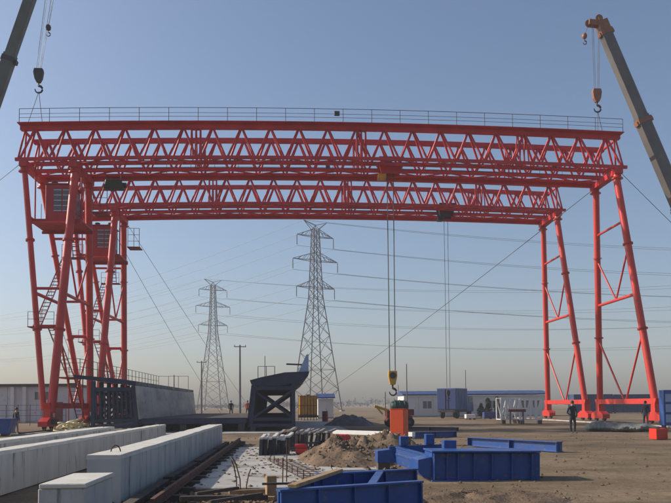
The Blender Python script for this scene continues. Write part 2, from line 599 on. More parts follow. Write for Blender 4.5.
# rail beside the beam, on sleepers
rail = thing('steel_rail', 'rusty steel rail on dark timbers running along the foot of a concrete beam', 'rail', (-2.12, 12.0, 0))
MB().prism([(-.06, .1), (.06, .1), (.06, .115), (.012, .13), (.012, .2), (.035, .21), (.035, .245), (-.035, .245), (-.035, .21), (-.012, .2), (-.012, .13), (-.06, .115)], 'y', 0, 22).build('rail_bar', RUST, rail)
for i in range(18):
    MB().box(-.32, .3, -.1, .1, -.03, .1).build('sleeper', OLDWOOD, rail, (random.uniform(-.05, .05), .5+i*1.24, 0), random.uniform(-.05, .05), bevel=.01)
for i, (x, y0, y1, a) in enumerate([(-2.6, 12.2, 16.5, .01), (-2.66, 17, 21.4, -.012), (-2.58, 21.9, 27.5, .008), (-2.62, 28, 33, 0)]):
    tag(MB().box(-.1, .1, 0, y1-y0, 0, .12).build('timber_plank', OLDWOOD, None, (x, y0, 0), a, bevel=.01),
        'dark weathered plank along the rail, '+('by the square beam end', 'next after the one by the beam end', 'second after the one by the beam end', 'at the far beam end')[i], 'plank', 'dark planks along the beam')


# ------------------------------------------------------------------ gantry cranes
CY = 56.25
X0, X1, NB = -19.2, 25.4, 21
BAY = (X1-X0)/NB


def camber(x):
    return -0.25+0.4*(1-((x-3.1)/22.5)**2)


def cambered_box(y0, y1, z0, z1, x0, x1, n=24):
    mb = MB()
    vs, fs = [], []
    for i in range(n+1):
        x = x0+(x1-x0)*i/n
        c = camber(x)
        vs += [(x, y0, z0+c), (x, y1, z0+c), (x, y1, z1+c), (x, y0, z1+c)]
    for i in range(n):
        for k in range(4):
            fs.append((i*4+k, i*4+(k+1) % 4, (i+1)*4+(k+1) % 4, (i+1)*4+k))
    fs += [(3, 2, 1, 0), (n*4, n*4+1, n*4+2, n*4+3)]
    mb.add(vs, [tuple(reversed(f)) for f in fs])
    return mb


def make_crane():
    t = thing('gantry_crane', 'x', 'gantry crane', (0, CY, 0))
    ZT, ZB = 22.1, 19.65
    for gi, gy in enumerate((-1.45, 1.45)):
        tc = cambered_box(gy-.2, gy+.2, ZT-.13, ZT+.2, X0, X1).build('top_chord', RED, t)
        for s in (-1, 1):
            cambered_box(gy+s*.62-.1, gy+s*.62+.1, ZB-.11, ZB+.11, X0-.15, X1+.25).build('bottom_chord', RED, t)
        for i in range(NB):
            xa, xm, xb = X0+i*BAY, X0+(i+.5)*BAY, X0+(i+1)*BAY
            for s in (-1, 1):
                for xe in (xa, xb):
                    xe2 = min(max(xe, X0+.1), X1-.1)
                    bar((xe2+(.1 if xe == xa else -.1), gy+s*.62, ZB+.1+camber(xe)), (xm+(-.06 if xe == xa else .06), gy+s*.1, ZT-.1+camber(xm)), .082, RED, t, 'diagonal_brace', 8)
            # lateral lacing between the two bottom chords
            sgn = 1 if i % 2 else -1
            bar((xa, gy-sgn*.5, ZB+camber(xa)), (xb, gy+sgn*.5, ZB+camber(xb)), .05, RED, t, 'bottom_lacing', 6)
            bar((xm, gy-.5, ZB+camber(xm)), (xm, gy+.5, ZB+camber(xm)), .05, RED, t, 'bottom_lacing', 6)
        # splice posts where the girder sections are bolted together, and end posts
        for xs in (-6.6, 5.6, 17.8):
            for dx in (-.32, 0, .32):
                for s in (-1, 1):
                    bar((xs+dx, gy+s*.62, ZB+.1+camber(xs)), (xs+dx, gy+s*.12, ZT-.15+camber(xs)), .055, RED, t, 'splice_post', 8)
            MB().box(-.28, .28, gy-.23, gy+.23, -.16, .205).build('splice_plate', RED, t, (xs, 0, ZT+camber(xs)))
        for xs in (X0+.35, X1-.35):
            for s in (-1, 1):
                bar((xs+(-.3 if xs < 0 else .3), gy+s*.62, ZB+.05+camber(xs)), (xs, gy+s*.12, ZT-.15+camber(xs)), .07, RED, t, 'end_post', 8)
        # crane rail under the inner chords
    cambered_box(-.89, -.77, 19.765, 19.83, X0, X1).build('trolley_rail', DARK, t)
    cambered_box(.77, .89, 19.765, 19.83, X0, X1).build('trolley_rail', DARK, t)
    cambered_box(2.19, 2.5, 19.33, 19.62, X0+.5, X1-.2).build('cable_tray', RED, t)
    # end ties joining both girders
    for x in (X0+.1, X1-.1):
        for z in (19.65, 22.1):
            bar((x, -1.25, z-.24), (x, 1.25, z-.24), .1, RED, t, 'end_tie', 8)
    # walkway on the near girder, with railing
    cambered_box(-2.15, -1.3, 22.303, 22.35, X0-.05, X1+.1).build('walkway', RED, t)
    n = 21
    xs_ = [X0+.1+i*(X1-X0-.1)/n for i in range(n+1)]
    for x in xs_:
        bar((x, -2.1, 22.34+camber(x)), (x, -2.1, 23.33+camber(x)), .024, RAILGREY, t, 'railing_post', 6)
    for z, r in ((23.33, .022), (22.95, .016), (22.68, .016)):
        MB().tube([(x, -2.1, z+camber(x)) for x in xs_], r, 5).build('railing_bar', RAILGREY, t)
    MB().box(3.55, 3.95, -2.2, -2.08, 22.8, 23.15).build('floodlight', DARK, t, (0, 0, camber(3.7)), bevel=.02)
    # saddle beams on top of the legs
    for x in (-18.7, -15.2, 24.9):
        MB().box(x-.28, x+.28, -2.45, 2.45, 18.82, 19.28).build('saddle_beam', RED, t, bevel=.02)
        for y in (-2, 2):
            MB().lathe([(.42, 18.5), (.42, 18.58), (.3, 18.59), (.3, 18.81)], (x, y, 0), n=16).build('leg_head_flange', ORED, t)
    # legs
    tops = {'A': (-18.7, -2.0, 18.6), 'C': (-15.15, -2.0, 18.6), 'B': (-18.7, 2.0, 18.6), 'D': (-15.25, 2.0, 18.6),
            'F': (24.85, -2.0, 18.6), 'E': (24.95, 2.0, 18.6)}
    feet = {'A': (-16.3, -4.75, 1.5), 'C': (-15.8, -4.75, 1.3), 'B': (-16.25, 4.75, 1.5), 'D': (-15.65, 4.75, 1.3),
            'F': (26.0, -4.75, 1.3), 'E': (26.0, 4.75, 1.3)}
    rad = {'A': .2, 'B': .2, 'C': .29, 'D': .27, 'E': .25, 'F': .26}
    for k in tops:
        leg = bar(feet[k], tops[k], rad[k], ORED, t, 'leg', 20)
        d = (Vector(tops[k])-Vector(feet[k])).normalized()
        for zz in (13.4, 7.0):
            c = at_z(tops[k], feet[k], zz)
            for dd in (-.055, .012):
                bar(c+d*dd, c+d*(dd+.045), rad[k]+.11, ORED, t, 'leg_flange', 16)

    def q(k, z):
        return at_z(tops[k], feet[k], z)
    for a, b in (('F', 'E'), ('A', 'B'), ('C', 'D')):
        for z, r in ((15.2, .09), (9.6, .12)):
            bar(q(a, z), q(b, z), r, ORED, t, 'leg_strut', 12)
        if a == 'A':
            continue
        mid = lerp(q(a, 9.6), q(b, 9.6), .5)
        for k in (a, b):
            bar(q(k, 13.2), mid, .07, ORED, t, 'leg_brace', 10)
            m2 = lerp(q(a, 2.0), q(b, 2.0), .5)
            bar(q(k, 6.8), m2+Vector((0, .25 if k == b else -.25, -.05)), .075, ORED, t, 'leg_brace', 10)
    for a, b in (('A', 'C'), ('B', 'D')):
        for z, r in ((14.7, .1), (9.9, .1), (7.2, .13)):
            bar(q(a, z), q(b, z), r, ORED, t, 'leg_strut', 12)
    # base beams, bogies, wheels
    for x in (-16.0, 26.0):
        MB().box(x-.22, x+.22, -4.5, 4.5, 1.55, 1.95).build('base_beam', ORED, t, bevel=.02)
        for y in (-4.75, 4.75):
            bg_ = MB()
            bg_.prism([(-1.15, .38), (1.15, .38), (1.15, .72), (.5, .98), (-.5, .98), (-1.15, .72)], 'x', x-.3, x+.3)
            bo = bg_.build('bogie', ORED, t, (0, y, 0))
            MB().prism([(-.32, .98), (.32, .98), (.28, 1.55), (.5, 1.95), (-.5, 1.95), (-.28, 1.55)], 'x', x-.24, x+.24).build('foot_gusset', ORED, bo)
            for dy in (-.75, .75):
                MB().lathe([(.3, -.08), (.3, -.05), (.25, -.045), (.25, .045), (.3, .05), (.3, .08)], (x, dy, .46), 'x', 20).build('wheel', DARK, bo)
            MB().box(x+.302, x+.6, -.3, .3, .5, .85).build('drive_motor', DARK, bo)
    # operator cab on its platform
    MB().box(-18.4, -14.7, -2.05, 1.4, 15.0, 15.12).build('cab_platform', CABRED, t)
    for y in (-2.0, 1.35):
        bar((-18.5, y, 14.9), (-14.7, y, 14.9), .1, CABRED, t, 'platform_joist', 4, .12, .2)
    cab = MB().box(-17.35, -15.5, -1.6, .7, 15.125, 17.75).build('operator_cab', CABRED, t, bevel=.03)
    MB().box(-17.45, -15.4, -1.7, .8, 17.753, 17.83).build('cab_roof', CABRED, cab)
    for x0_, x1_ in ((-16.75, -16.2), (-16.12, -15.58)):
        w_ = MB().box(x0_, x1_, -1.625, -1.59, 15.75, 17.45).build('cab_window', GLASS, cab)
        for k in range(5):
            MB().box(x0_, x1_, -1.65, -1.627, 15.8+k*.38, 15.85+k*.38).build('window_bar', LAMPW, cab)
    MB().box(-15.525, -15.48, -1.4, .5, 15.9, 17.45).build('cab_window', GLASS, cab)
    for k, x in enumerate((-17.0, -15.9)):
        MB().lathe([(.1, 0), (.22, .08), (.24, .35), (.18, .4)], (x, -.6, 17.835), n=12).build('cab_roof_unit', DARK, cab)
    for x in (-18.35, -17.5, -14.75):
        bar((x, -2.0, 15.12), (x, -2.0, 16.2), .022, RAILGREY, t, 'platform_post', 6)
    # hangers for the platform
    for x in (-18.2, -14.9):
        bar((x, -1.2, 15.1), (x, -1.2, 19.4), .06, CABRED, t, 'platform_hanger', 8)
    # small service platform by the inner leg head
    MB().box(-14.75, -13.6, 1.2, 2.6, 16.4, 16.48).build('service_platform', STAIR, t)
    for x in (-14.7, -14.15, -13.65):
        bar((x, 1.25, 16.48), (x, 1.25, 18.2), .025, RAILGREY, t, 'platform_post', 6)
    for z in (17.0, 17.6, 18.2):
        bar((-14.7, 1.25, z), (-13.65, 1.25, z), .02, RAILGREY, t, 'platform_rail', 6)

    def flight(p, q_, wdt=.52, nst=16):
        """stair flight climbing along the travel direction"""
        p, q_ = Vector(p), Vector(q_)
        mb = MB()
        for s in (-1, 1):
            o_ = Vector((s*wdt/2, 0, 0))
            mb.bar(p+o_, q_+o_, .04, .11)
        f = mb.build('stair_flight', STAIR, t)
        tr = None
        for i in range(nst):
            c = lerp(p, q_, (i+.5)/nst)
            if tr is None:
                tr = MB().box(-wdt/2+.03, wdt/2-.03, -.1, .1, -.02, .02).build('tread', STAIR, f, c)
            else:
                o2 = tr.copy()
                col.objects.link(o2)
                o2.location = c
        o_ = Vector((wdt/2, 0, .95))
        bar(p+o_, q_+o_, .018, STAIR, t, 'stair_handrail', 6)
        for u in (.05, .35, .65, .95):
            c = lerp(p, q_, u)
            bar(c+Vector((wdt/2, 0, 0)), c+o_, .014, STAIR, t, 'handrail_post', 6)
        return f
    flight((-17.3, -3.3, 7.2), (-17.3, 3.4, 13.4), nst=20)
    flight((-16.2, 1.2, 3.85), (-16.4, -2.8, 7.2), nst=12)
    flight((-15.2, .9, .1), (-15.55, -1.2, 3.8), nst=13)
    flight((-16.4, 3.2, 13.4), (-16.2, 1.3, 15.0), nst=6)
    for (a, b, c, d, z) in ((-17.7, -15.9, -4.0, -2.9, 7.2), (-16.5, -14.4, -2.0, 1.5, 3.8), (-17.6, -15.9, 3.2, 4.0, 13.4)):
        lp = MB().box(a, b, c, d, z-.06, z).build('stair_landing', STAIR, t)
        for x in (a+.03, (a+b)/2, b-.03):
            bar((x, c+.03, z), (x, c+.03, z+1.0), .02, STAIR, t, 'landing_post', 6)
        for zz in (.5, 1.0):
            bar((a+.03, c+.03, z+zz), (b-.03, c+.03, z+zz), .018, STAIR, t, 'landing_rail', 6)
    for x in (-16.4, -14.5):
        for y in (-1.9, 1.4):
            bar((x, y, 0), (x, y, 3.75), .04, STAIR, t, 'landing_prop', 6)
    return t


crane = make_crane()
crane['label'] = 'red truss gantry crane whose walkway hangs under two mobile crane hooks'
crane['group'] = 'red gantry cranes'
crane2 = copy_tree(crane)
crane2.location.y = CY+12.5
crane2['label'] = 'red truss gantry crane standing behind the other, no mobile crane hooked to it'

# rails for the cranes
for x, lab in ((-16.0, 'crane rail on a low concrete strip under the stair legs'), (26.0, 'crane rail on a low concrete strip under the two-tube legs')):
    r_ = thing('crane_rail', lab, 'rail', (x, 46, 0))
    MB().box(-.45, .45, 0, 40, -.1, .08).build('rail_strip', SLAB, r_, bevel=.01)
    MB().prism([(-.07, .081), (.07, .081), (.07, .1), (.015, .11), (.015, .14), (.035, .15), (.035, .16), (-.035, .16), (-.035, .15), (-.015, .14), (-.015, .11), (-.07, .1)], 'y', 0, 40).build('rail_bar', RUST, r_)


def hook_mesh(mb, c, s):
    """C-shaped hook hanging from point c, scale s"""
    pts = [Vector((0, 0, 0)), Vector((0, 0, -.35))]
    for k in range(9):
        a = R(90-k*34)
        pts.append(Vector((math.cos(a)*.28+.02, 0, -.62+math.sin(a)*.28)))
    r = [.07, .07]+[.1-.007*k for k in range(9)]
    mb.tube([Vector(c)+p*s for p in pts], [x*s for x in r], 8)
    return mb


def hoist(x, yc, label, ztop, zblock, sc, colr, blockcol, n_rope=4, widths=.42):
    t = thing('hoist_trolley', label, 'hoist', (x, yc, 0), group='hoists under the gantry girders')
    z = 19.83+camber(x)
    fr = MB()
    for s in (-1, 1):
        fr.box(-.95*sc, .95*sc, s*.83-.1, s*.83+.1, z+.16, z+.42)
    for dx in (-.8, -.1, .6):
        fr.box(dx*sc, dx*sc+.2, -.8, .8, z+.18, z+.4)
    fr.build('trolley_frame', colr, t)
    for s in (-1, 1):
        for dx in (-.65, .65):
            MB().lathe([(.17, -.07), (.17, .07)], (dx*sc, s*.83, z+.17), 'y', 16).build('trolley_wheel', DARK, t)
    MB().lathe([(.36, -.62), (.36, -.58), (.28, -.57), (.28, .57), (.36, .58), (.36, .62)], (0, 0, z-.25), 'x', 20).build('rope_drum', DARK, t)
    MB().prism([(-.75*sc, z-.75), (.75*sc, z-.75), (.95*sc, z+.1), (-.95*sc, z+.1)], 'y', -.55, -.45).build('side_plate', colr, t)
    MB().prism([(-.75*sc, z-.75), (.75*sc, z-.75), (.95*sc, z+.1), (-.95*sc, z+.1)], 'y', .45, .55).build('side_plate', colr, t)
    MB().box(-.95*sc, -.35*sc, -.4, .4, z-1.05, z-.72).build('motor_casing', YEL if blockcol is YEL else DARK, t)
    for k in range(n_rope):
        dx = -widths/2+widths*(k % 2)
        dy = -.12+.24*(k//2)
        bar((dx, dy, zblock+.55), (dx*1.15, dy, z-.3), .022, ROPE, t, 'hoist_rope', 6)
    hb = MB().prism([(-.32, .6), (.32, .6), (.34, .2), (.2, -.45), (-.2, -.45), (-.34, .2)], 'y', -.2, .2).build('hook_block', blockcol, t, (0, 0, zblock), bevel=.03)
    for s in (-1, 1):
        MB().lathe([(.24, -.03), (.24, .03)], (0, s*.24, .25), 'y', 16).build('sheave', DARK, hb)
    hook_mesh(MB(), (0, 0, -.4), .95).build('hook', DARK, hb)
    if n_rope == 2:
        hb.scale = (.5, .6, .5)
    return t


hoist(7.95, CY, 'red hoist trolley on the hooked-up crane, its four ropes lowering a yellow hook block', 18.5, 3.6, 1.0, RED, YEL)
hoist(14.9, CY+12.5, 'dark hoist trolley under the rear crane, two thin ropes hanging down', 18.9, 2.6, .8, DARK, DARK, 2, .3)
wb = thing('winch_box', 'dark green winch housing hung beside the inner stair leg under the front girder', 'winch', (-13.2, 57.9, 0))
MB().prism([(-.75, 18.35), (.7, 18.35), (.75, 18.75), (.45, 19.05), (-.6, 19.05)], 'y', -.4, .4).build('winch_housing', DGREEN, wb, bevel=.04)
MB().lathe([(.2, -.5), (.2, .9)], (0, 0, 18.7), 'x', 14).build('winch_drum', DARK, wb)
for x in (-.5, .5):
    bar((x, .1, 19.0), (x, .1, 19.5), .05, DARK, wb, 'winch_hanger', 6)


# ------------------------------------------------------------------ mobile cranes
def wheel(parent, x, y, z, r, w, axis='y'):
    ty = MB().lathe([(r*.72, -w/2), (r*.94, -w/2), (r, -w*.36), (r, w*.36), (r*.94, w/2), (r*.72, w/2)], (0, 0, 0), axis, 24).build('wheel', TYRE, parent, (x, y, z))
    MB().lathe([(r*.25, -w/2-.02), (r*.4, -w/2+.02), (r*.68, -w/2+.03), (r*.7, w/2-.03), (r*.4, w/2-.02), (r*.25, w/2+.02)], (0, 0, 0), axis, 16).build('wheel_rim', GALV, ty)
    return ty


def mobile_crane(label, base, tip, w0, w1, paint, side, block_z, sling_x, block_x, extra_ball, block_col):
    """truck crane: telescopic boom in the plane y = base.y, carrier stands outside"""
    t = thing('mobile_crane', label, 'mobile crane', (base[0], base[1], 0), group='mobile cranes holding the girder ends')
    bx = base[0]
    b = Vector((0, 0, base[2]))
    e = Vector((tip[0]-bx, 0, tip[2]))
    d = (e-b).normalized()
    nrm = Vector((-d.z, 0, d.x))
    L = (e-b).length
    secs = 4
    for i in range(secs):
        p = b+d*(L*i/secs-(0.3 if i else 0))
        q_ = b+d*(L*(i+1)/secs)
        w = w0+(w1-w0)*i/(secs-1)
        bm_ = MB()
        # six-sided box section
        prof = [(-.5, -.38), (-.38, -.5), (.38, -.5), (.5, -.38), (.5, .5), (-.5, .5)]
        vs = [p+Vector((0, 1, 0))*(a*w*.8)+nrm*(c*w) for a, c in prof]+[q_+Vector((0, 1, 0))*(a*w*.8)+nrm*(c*w) for a, c in prof]
        fs = [(k, (k+1) % 6, 6+(k+1) % 6, 6+k) for k in range(6)]+[(5, 4, 3, 2, 1, 0), (6, 7, 8, 9, 10, 11)]
        bm_.add(vs, fs)
        bo = bm_.build('boom_section', paint, t)
        cl = MB()
        cl.bar(q_-d*.55, q_-d*.2, w*.86, w*1.12)
        cl.bar(q_-d*.45-nrm*w*.5, q_-d*.45-nrm*(w*.72), w*.5, w*.34)
        cl.bar(q_-d*.45+nrm*w*.5, q_-d*.45+nrm*(w*.66), w*.5, w*.3)
        cl.build('boom_collar', DARK if side < 0 else RUSTRED, bo)
    # head with sheaves leaning over to the load side
    hd = MB()
    load = Vector((-side, 0, 0))
    hd.bar(e-d*.2, e+d*.55, .7, .8)
    hd.bar(e+d*.3, e+d*.25+load*1.1+Vector((0, 0, .15)), .55, .4)
    hd.bar(e+d*.45, e+d*.9-load*.05, .3, .3)
    h_o = hd.build('boom_head', RUSTRED if side > 0 else paint, t)
    for c in (e+load*.55+Vector((0, 0, .3)), e+load*1.15+Vector((0, 0, .35)), e+d*.85):
        MB().lathe([(.28, -.05), (.22, -.03), (.22, .03), (.28, .05)], c, 'y', 16).build('head_sheave', RUSTRED, h_o)
    lx = block_x-bx
    for k, (dx, dy) in enumerate(((-.13, -.12), (.13, -.12), (-.13, .12), (.13, .12))):
        bar((lx+dx, dy, block_z+.5), (e.x+load.x*.6+dx*2, dy, e.z+.1), .016, ROPE, t, 'hoist_rope', 6)
    hb = MB().prism([(-.3, .55), (.3, .55), (.36, .3), (.28, -.2), (.12, -.5), (-.12, -.5), (-.28, -.2), (-.36, .3)], 'y', -.16, .16).build('hook_block', block_col, t, (lx, 0, block_z), bevel=.03)
    hook_mesh(MB(), (0, 0, -.4), .95).build('hook', DARK, hb)
    for sx in sling_x:
        bar((lx+.03, 0, block_z-1.15), (sx-bx, .3 if sx > block_x else -.35, 22.33+camber(sx)), .022, ROPE, t, 'sling', 6)
    if extra_ball:
        ex, ez = extra_ball
        bar((ex-bx, .0, ez), (e.x+load.x*1.15, 0, e.z+.3), .014, ROPE, t, 'auxiliary_rope', 6)
        bl = MB().lathe([(.04, .25), (.16, .16), (.2, 0), (.16, -.16), (.05, -.24)], (0, 0, 0), n=14).build('headache_ball', block_col, t, (ex-bx, 0, ez))
        hook_mesh(MB(), (0, 0, -.2), .5).build('hook', DARK, bl)
    # luffing rope along the boom back
    bar(b+nrm*side*-.9*0-d*0+Vector((0, 0, .8)), e+d*.8, .014, ROPE, t, 'boom_rope', 6)
    # turntable, cab, carrier
    k = -side
    def mbx(x0, x1, *a):
        return MB().box(min(k*x0, k*x1), max(k*x0, k*x1), *a)
    def mpr(prof, ya, yb):
        pr = [(k*x, z) for x, z in prof]
        return MB().prism(pr if k > 0 else pr[::-1], 'y', ya, yb)
    tt = mbx(-2.6, 2.2, -1.25, 1.25, 1.65, 2.3).build('slewing_platform', YEL, t, bevel=.05)
    mbx(-2.9, -1.7, -1.3, 1.3, 2.31, 3.2).build('counterweight', DARK, t, bevel=.06)
    cb = mpr([(-.4, 2.32), (1.5, 2.32), (1.5, 3.1), (1.1, 3.8), (-.4, 3.8)], -1.9, -1.0).build('operator_cab', YEL, t, bevel=.04)
    mbx(-.2, .9, -1.93, -1.903, 2.9, 3.65).build('cab_window', GLASS, cb)
    ch = mbx(-9, 3, -1.2, 1.2, .95, 1.6).build('carrier', YEL, t, bevel=.05)
    fc = mpr([(-11.0, .8), (-9.02, .8), (-9.02, 2.4), (-9.5, 2.9), (-10.8, 2.7), (-11.05, 1.7)], -1.25, 1.25).build('driver_cab', YEL, t, bevel=.05)
    mbx(-10.6, -9.5, -1.28, -1.253, 1.8, 2.6).build('cab_window', GLASS, fc)
    for x in (-9.9, -8.2, -4.5, -3, -1.5, 1.5):
        for y in (-1.1, 1.1):
            wheel(t, k*x, y, .55, .55, .35)
    for x in (-6.4, 2.4):
        for s in (-1, 1):
            o_ = mbx(x-.18, x+.18, s*1.2 if s > 0 else -3, s*3 if s > 0 else -1.2, .8, 1.1).build('outrigger', YEL, ch)
            MB().lathe([(.35, .0), (.35, .08), (.1, .1), (.1, .95)], (k*x, s*2.8, 0), n=14).build('outrigger_foot', DARK, ch)
    return t


b0 = P(30, 0, 54.8)
b1 = P(-3, 95, 54.8)
dl = (b0-b1).normalized()
tipL = b0+dl*4.2
baseL = b1-dl*((b1.z-2.9)/dl.z)
hbL = P(38.6, 76, 54.8)
ballL = P(48.3, 27.5, 54.8)
mobile_crane('mobile crane with olive boom holding the girder end above the stair legs', (baseL.x, 54.8, 2.9), tipL, 1.05, .72, BOOM, -1, hbL.z, (-18.6, -17.75), hbL.x, (ballL.x, ballL.z), DARK)
b0 = P(606, 34, 54.8)
b1 = P(664, 170, 54.8)
dl = (b0-b1).normalized()
tipR = b0+dl*0.5
baseR = b1-dl*((b1.z-2.9)/dl.z)
hbR = P(596.8, 96, 54.8)
ballR = P(584.5, 36, 54.8)
mobile_crane('mobile crane with grey boom holding the girder end above the two-tube legs', (baseR.x, 54.8, 2.9), tipR, 1.2, .86, BOOM2, 1, hbR.z, (23.6, 24.3), hbR.x, (ballR.x, ballR.z), RUSTRED)


# guy cables of the half-erected cranes
def cable(name, p, q_, sag, r, m, label, cat, group=None, n=14):
    p, q_ = Vector(p), Vector(q_)
    c = p
    pts = []
    for i in range(n+1):
        u = i/n
        v = lerp(p, q_, u)-c
        v.z -= sag*4*u*(1-u)
        pts.append(v)
    mb = MB().tube(pts, r, 5)
    return tag(mb.build(name, m, None, tuple(c)), label, cat, group)


# ------------------------------------------------------------------ box girder moulds
def mould(x_in, y0, y1, side, label):
    """outer formwork half: skin against the concrete at x_in, wing reaching out to -side"""
    t = thing('girder_mould', label, 'mould', (x_in, y0, 0), group='box girder mould halves')
    L = y1-y0
    s = side
    wl = 4.15 if s < 0 else 4.0
    # sloping skin (web face) and wing soffit, thick plate profile
    lean = .25
    skin = [(0, .85), (s*lean, 3.0), (s*(lean+.09), 3.0), (s*.09, .85)]
    if s > 0:
        skin.reverse()
    # skin in panels
    npan = 12
    for i in range(npan):
        a = L*i/npan
        MB().prism(skin[::-1], 'y', a+.012, a+L/npan-.012).build('skin_panel', MOULDSKIN if s < 0 else NAVY, t)
    if s < 0:
        wing = [(-lean-.02, 3.03), (-lean-.02, 3.28), (-1.2, 3.42), (-wl, 3.72), (-wl, 3.5), (-1.4, 3.12)]
    else:
        wing = [(lean, 3.03), (lean-.1, 3.3), (.9, 3.5), (2.4, 3.8), (wl, 3.85), (wl-.1, 3.55), (wl-.55, 3.2), (2.2, 2.95), (.8, 2.9)]
        wing.reverse()
    for i in range(npan):
        a = L*i/npan
        MB().prism(wing, 'y', a+.01, a+L/npan-.01).build('wing_panel', NAVY, t)
    # frames
    nf = 15
    xo = s*2.95
    for i in range(nf):
        y = .12+(L-.24)*i/(nf-1)
        f = MB()
        f.bar((s*.22, y, .5), (s*.45, y, 3.0), .22, .26)
        f.bar((xo, y, .15), (xo, y, 3.2 if s > 0 else 3.3), .24, .26)
        f.bar((s*.2, y, .78), (xo, y, .78), .18, .2)
        f.bar((s*.3, y, 2.78), (xo, y, 2.78), .2, .24)
        fo = f.build('support_frame', NAVY2, t)
        MB().bar((s*.4, y-.03, .9), (xo-s*.1, y-.03, 2.6), .1, .14).build('frame_diagonal', NAVY2, fo)
        MB().bar((s*.45, y+.1, 2.6), (xo-s*.1, y+.1, .9), .1, .14).build('frame_diagonal', NAVY2, fo)
    if s < 0:
        # row of slanted struts seen under the wing
        for i in range(9):
            x = -.55-i*.27
            bar((x, .02, .95), (x-.08, .02, 2.6), .05, NAVY2, t, 'end_strut', 4, .09, .12)
    for z in (.62, 1.7, 2.5):
        MB().box(min(xo, xo-s*.12), max(xo, xo-s*.12), 0, L, z, z+.16).build('waler', NAVY2, t)
    MB().box(min(s*.1, xo), max(s*.1, xo), -.1, L+.1, .3, .5).build('base_frame', NAVY, t)
    for i in range(8):
        for x in (s*.35, xo-s*.2):
            MB().box(x-.16, x+.16, L*i/7-.16, L*i/7+.16, 0, .3).build('base_foot', DARK, t)
    # railing on the wing edge
    xr = s*(wl-.35) if s < 0 else s*.5
    zr = 3.68 if s < 0 else 3.42
    if s < 0:
        for i in range(21):
            y = .1+(L-.2)*i/20
            bar((xr, y, zr-.1), (xr, y, zr+1.05), .025, RAILGREY, t, 'railing_post', 6)
        for z in (.55, 1.05):
            bar((xr, .1, zr+z), (xr, L-.1, zr+z), .02, RAILGREY, t, 'railing_bar', 6)
        for i in range(4):
            x = xr+(3.0)*i/3
            bar((x, L-.1, zr-.4), (x, L-.1, zr+1.05), .025, RAILGREY, t, 'railing_post', 6)
        bar((xr, L-.1, zr+1.05), (xr+3, L-.1, zr+1.05), .02, RAILGREY, t, 'railing_bar', 6)
        bar((xr, .1, zr+1.05), (xr-1.1, .1, zr+1.05), .02, RAILGREY, t, 'railing_bar', 6)
    else:
        for i in range(3):
            bar((.45+i*.6, 6, 3.3), (.45+i*.6, 6, 4.5), .025, RAILGREY, t, 'railing_post', 6)
        bar((.45, 6, 4.5), (1.65, 6, 4.5), .02, RAILGREY, t, 'railing_bar', 6)
        MB().prism([(3.3, 3.83), (3.95, 3.86), (3.95, 5.0), (3.8, 4.95)], 'y', .3, .4).build('end_panel', LBLUEP, t)
        MB().bar((2.5, .4, 4.35), (3.7, .4, 4.3), .12, .1).build('clamp_arm', NAVY, t)
    return t


mould(-9.35, 48.5, 78.0, -1, 'navy girder mould half with bare grey steel skin and railed wing')
mould(-2.55, 48.5, 78.0, 1, 'navy girder mould half on crossed frames with an upright pale panel on its wing')
bed = thing('mould_bed', 'low dark steel bed on short legs between the two mould halves', 'mould bed', (-5.95, 48.5, 0))
MB().box(-3.3, 3.35, 0, .25, .52, .9).build('end_girder', NAVY, bed, bevel=.02)
MB().box(-3.3, 3.35, .26, 29, .72, .88).build('bed_plate', OLDWOOD, bed)
for s in (-1, 1):
    MB().box(s*3.1-.15, s*3.1+.15, .26, 29, .35, .715).build('side_girder', NAVY, bed)
for i in range(8):
    for x in (-3.0, -.7, .7, 3.0):
        MB().box(x-.2, x+.2, .1+i*4, .6+i*4, 0, .52 if i == 0 else .35 if abs(x) > 2 else .715).build('bed_leg', DARK, bed)


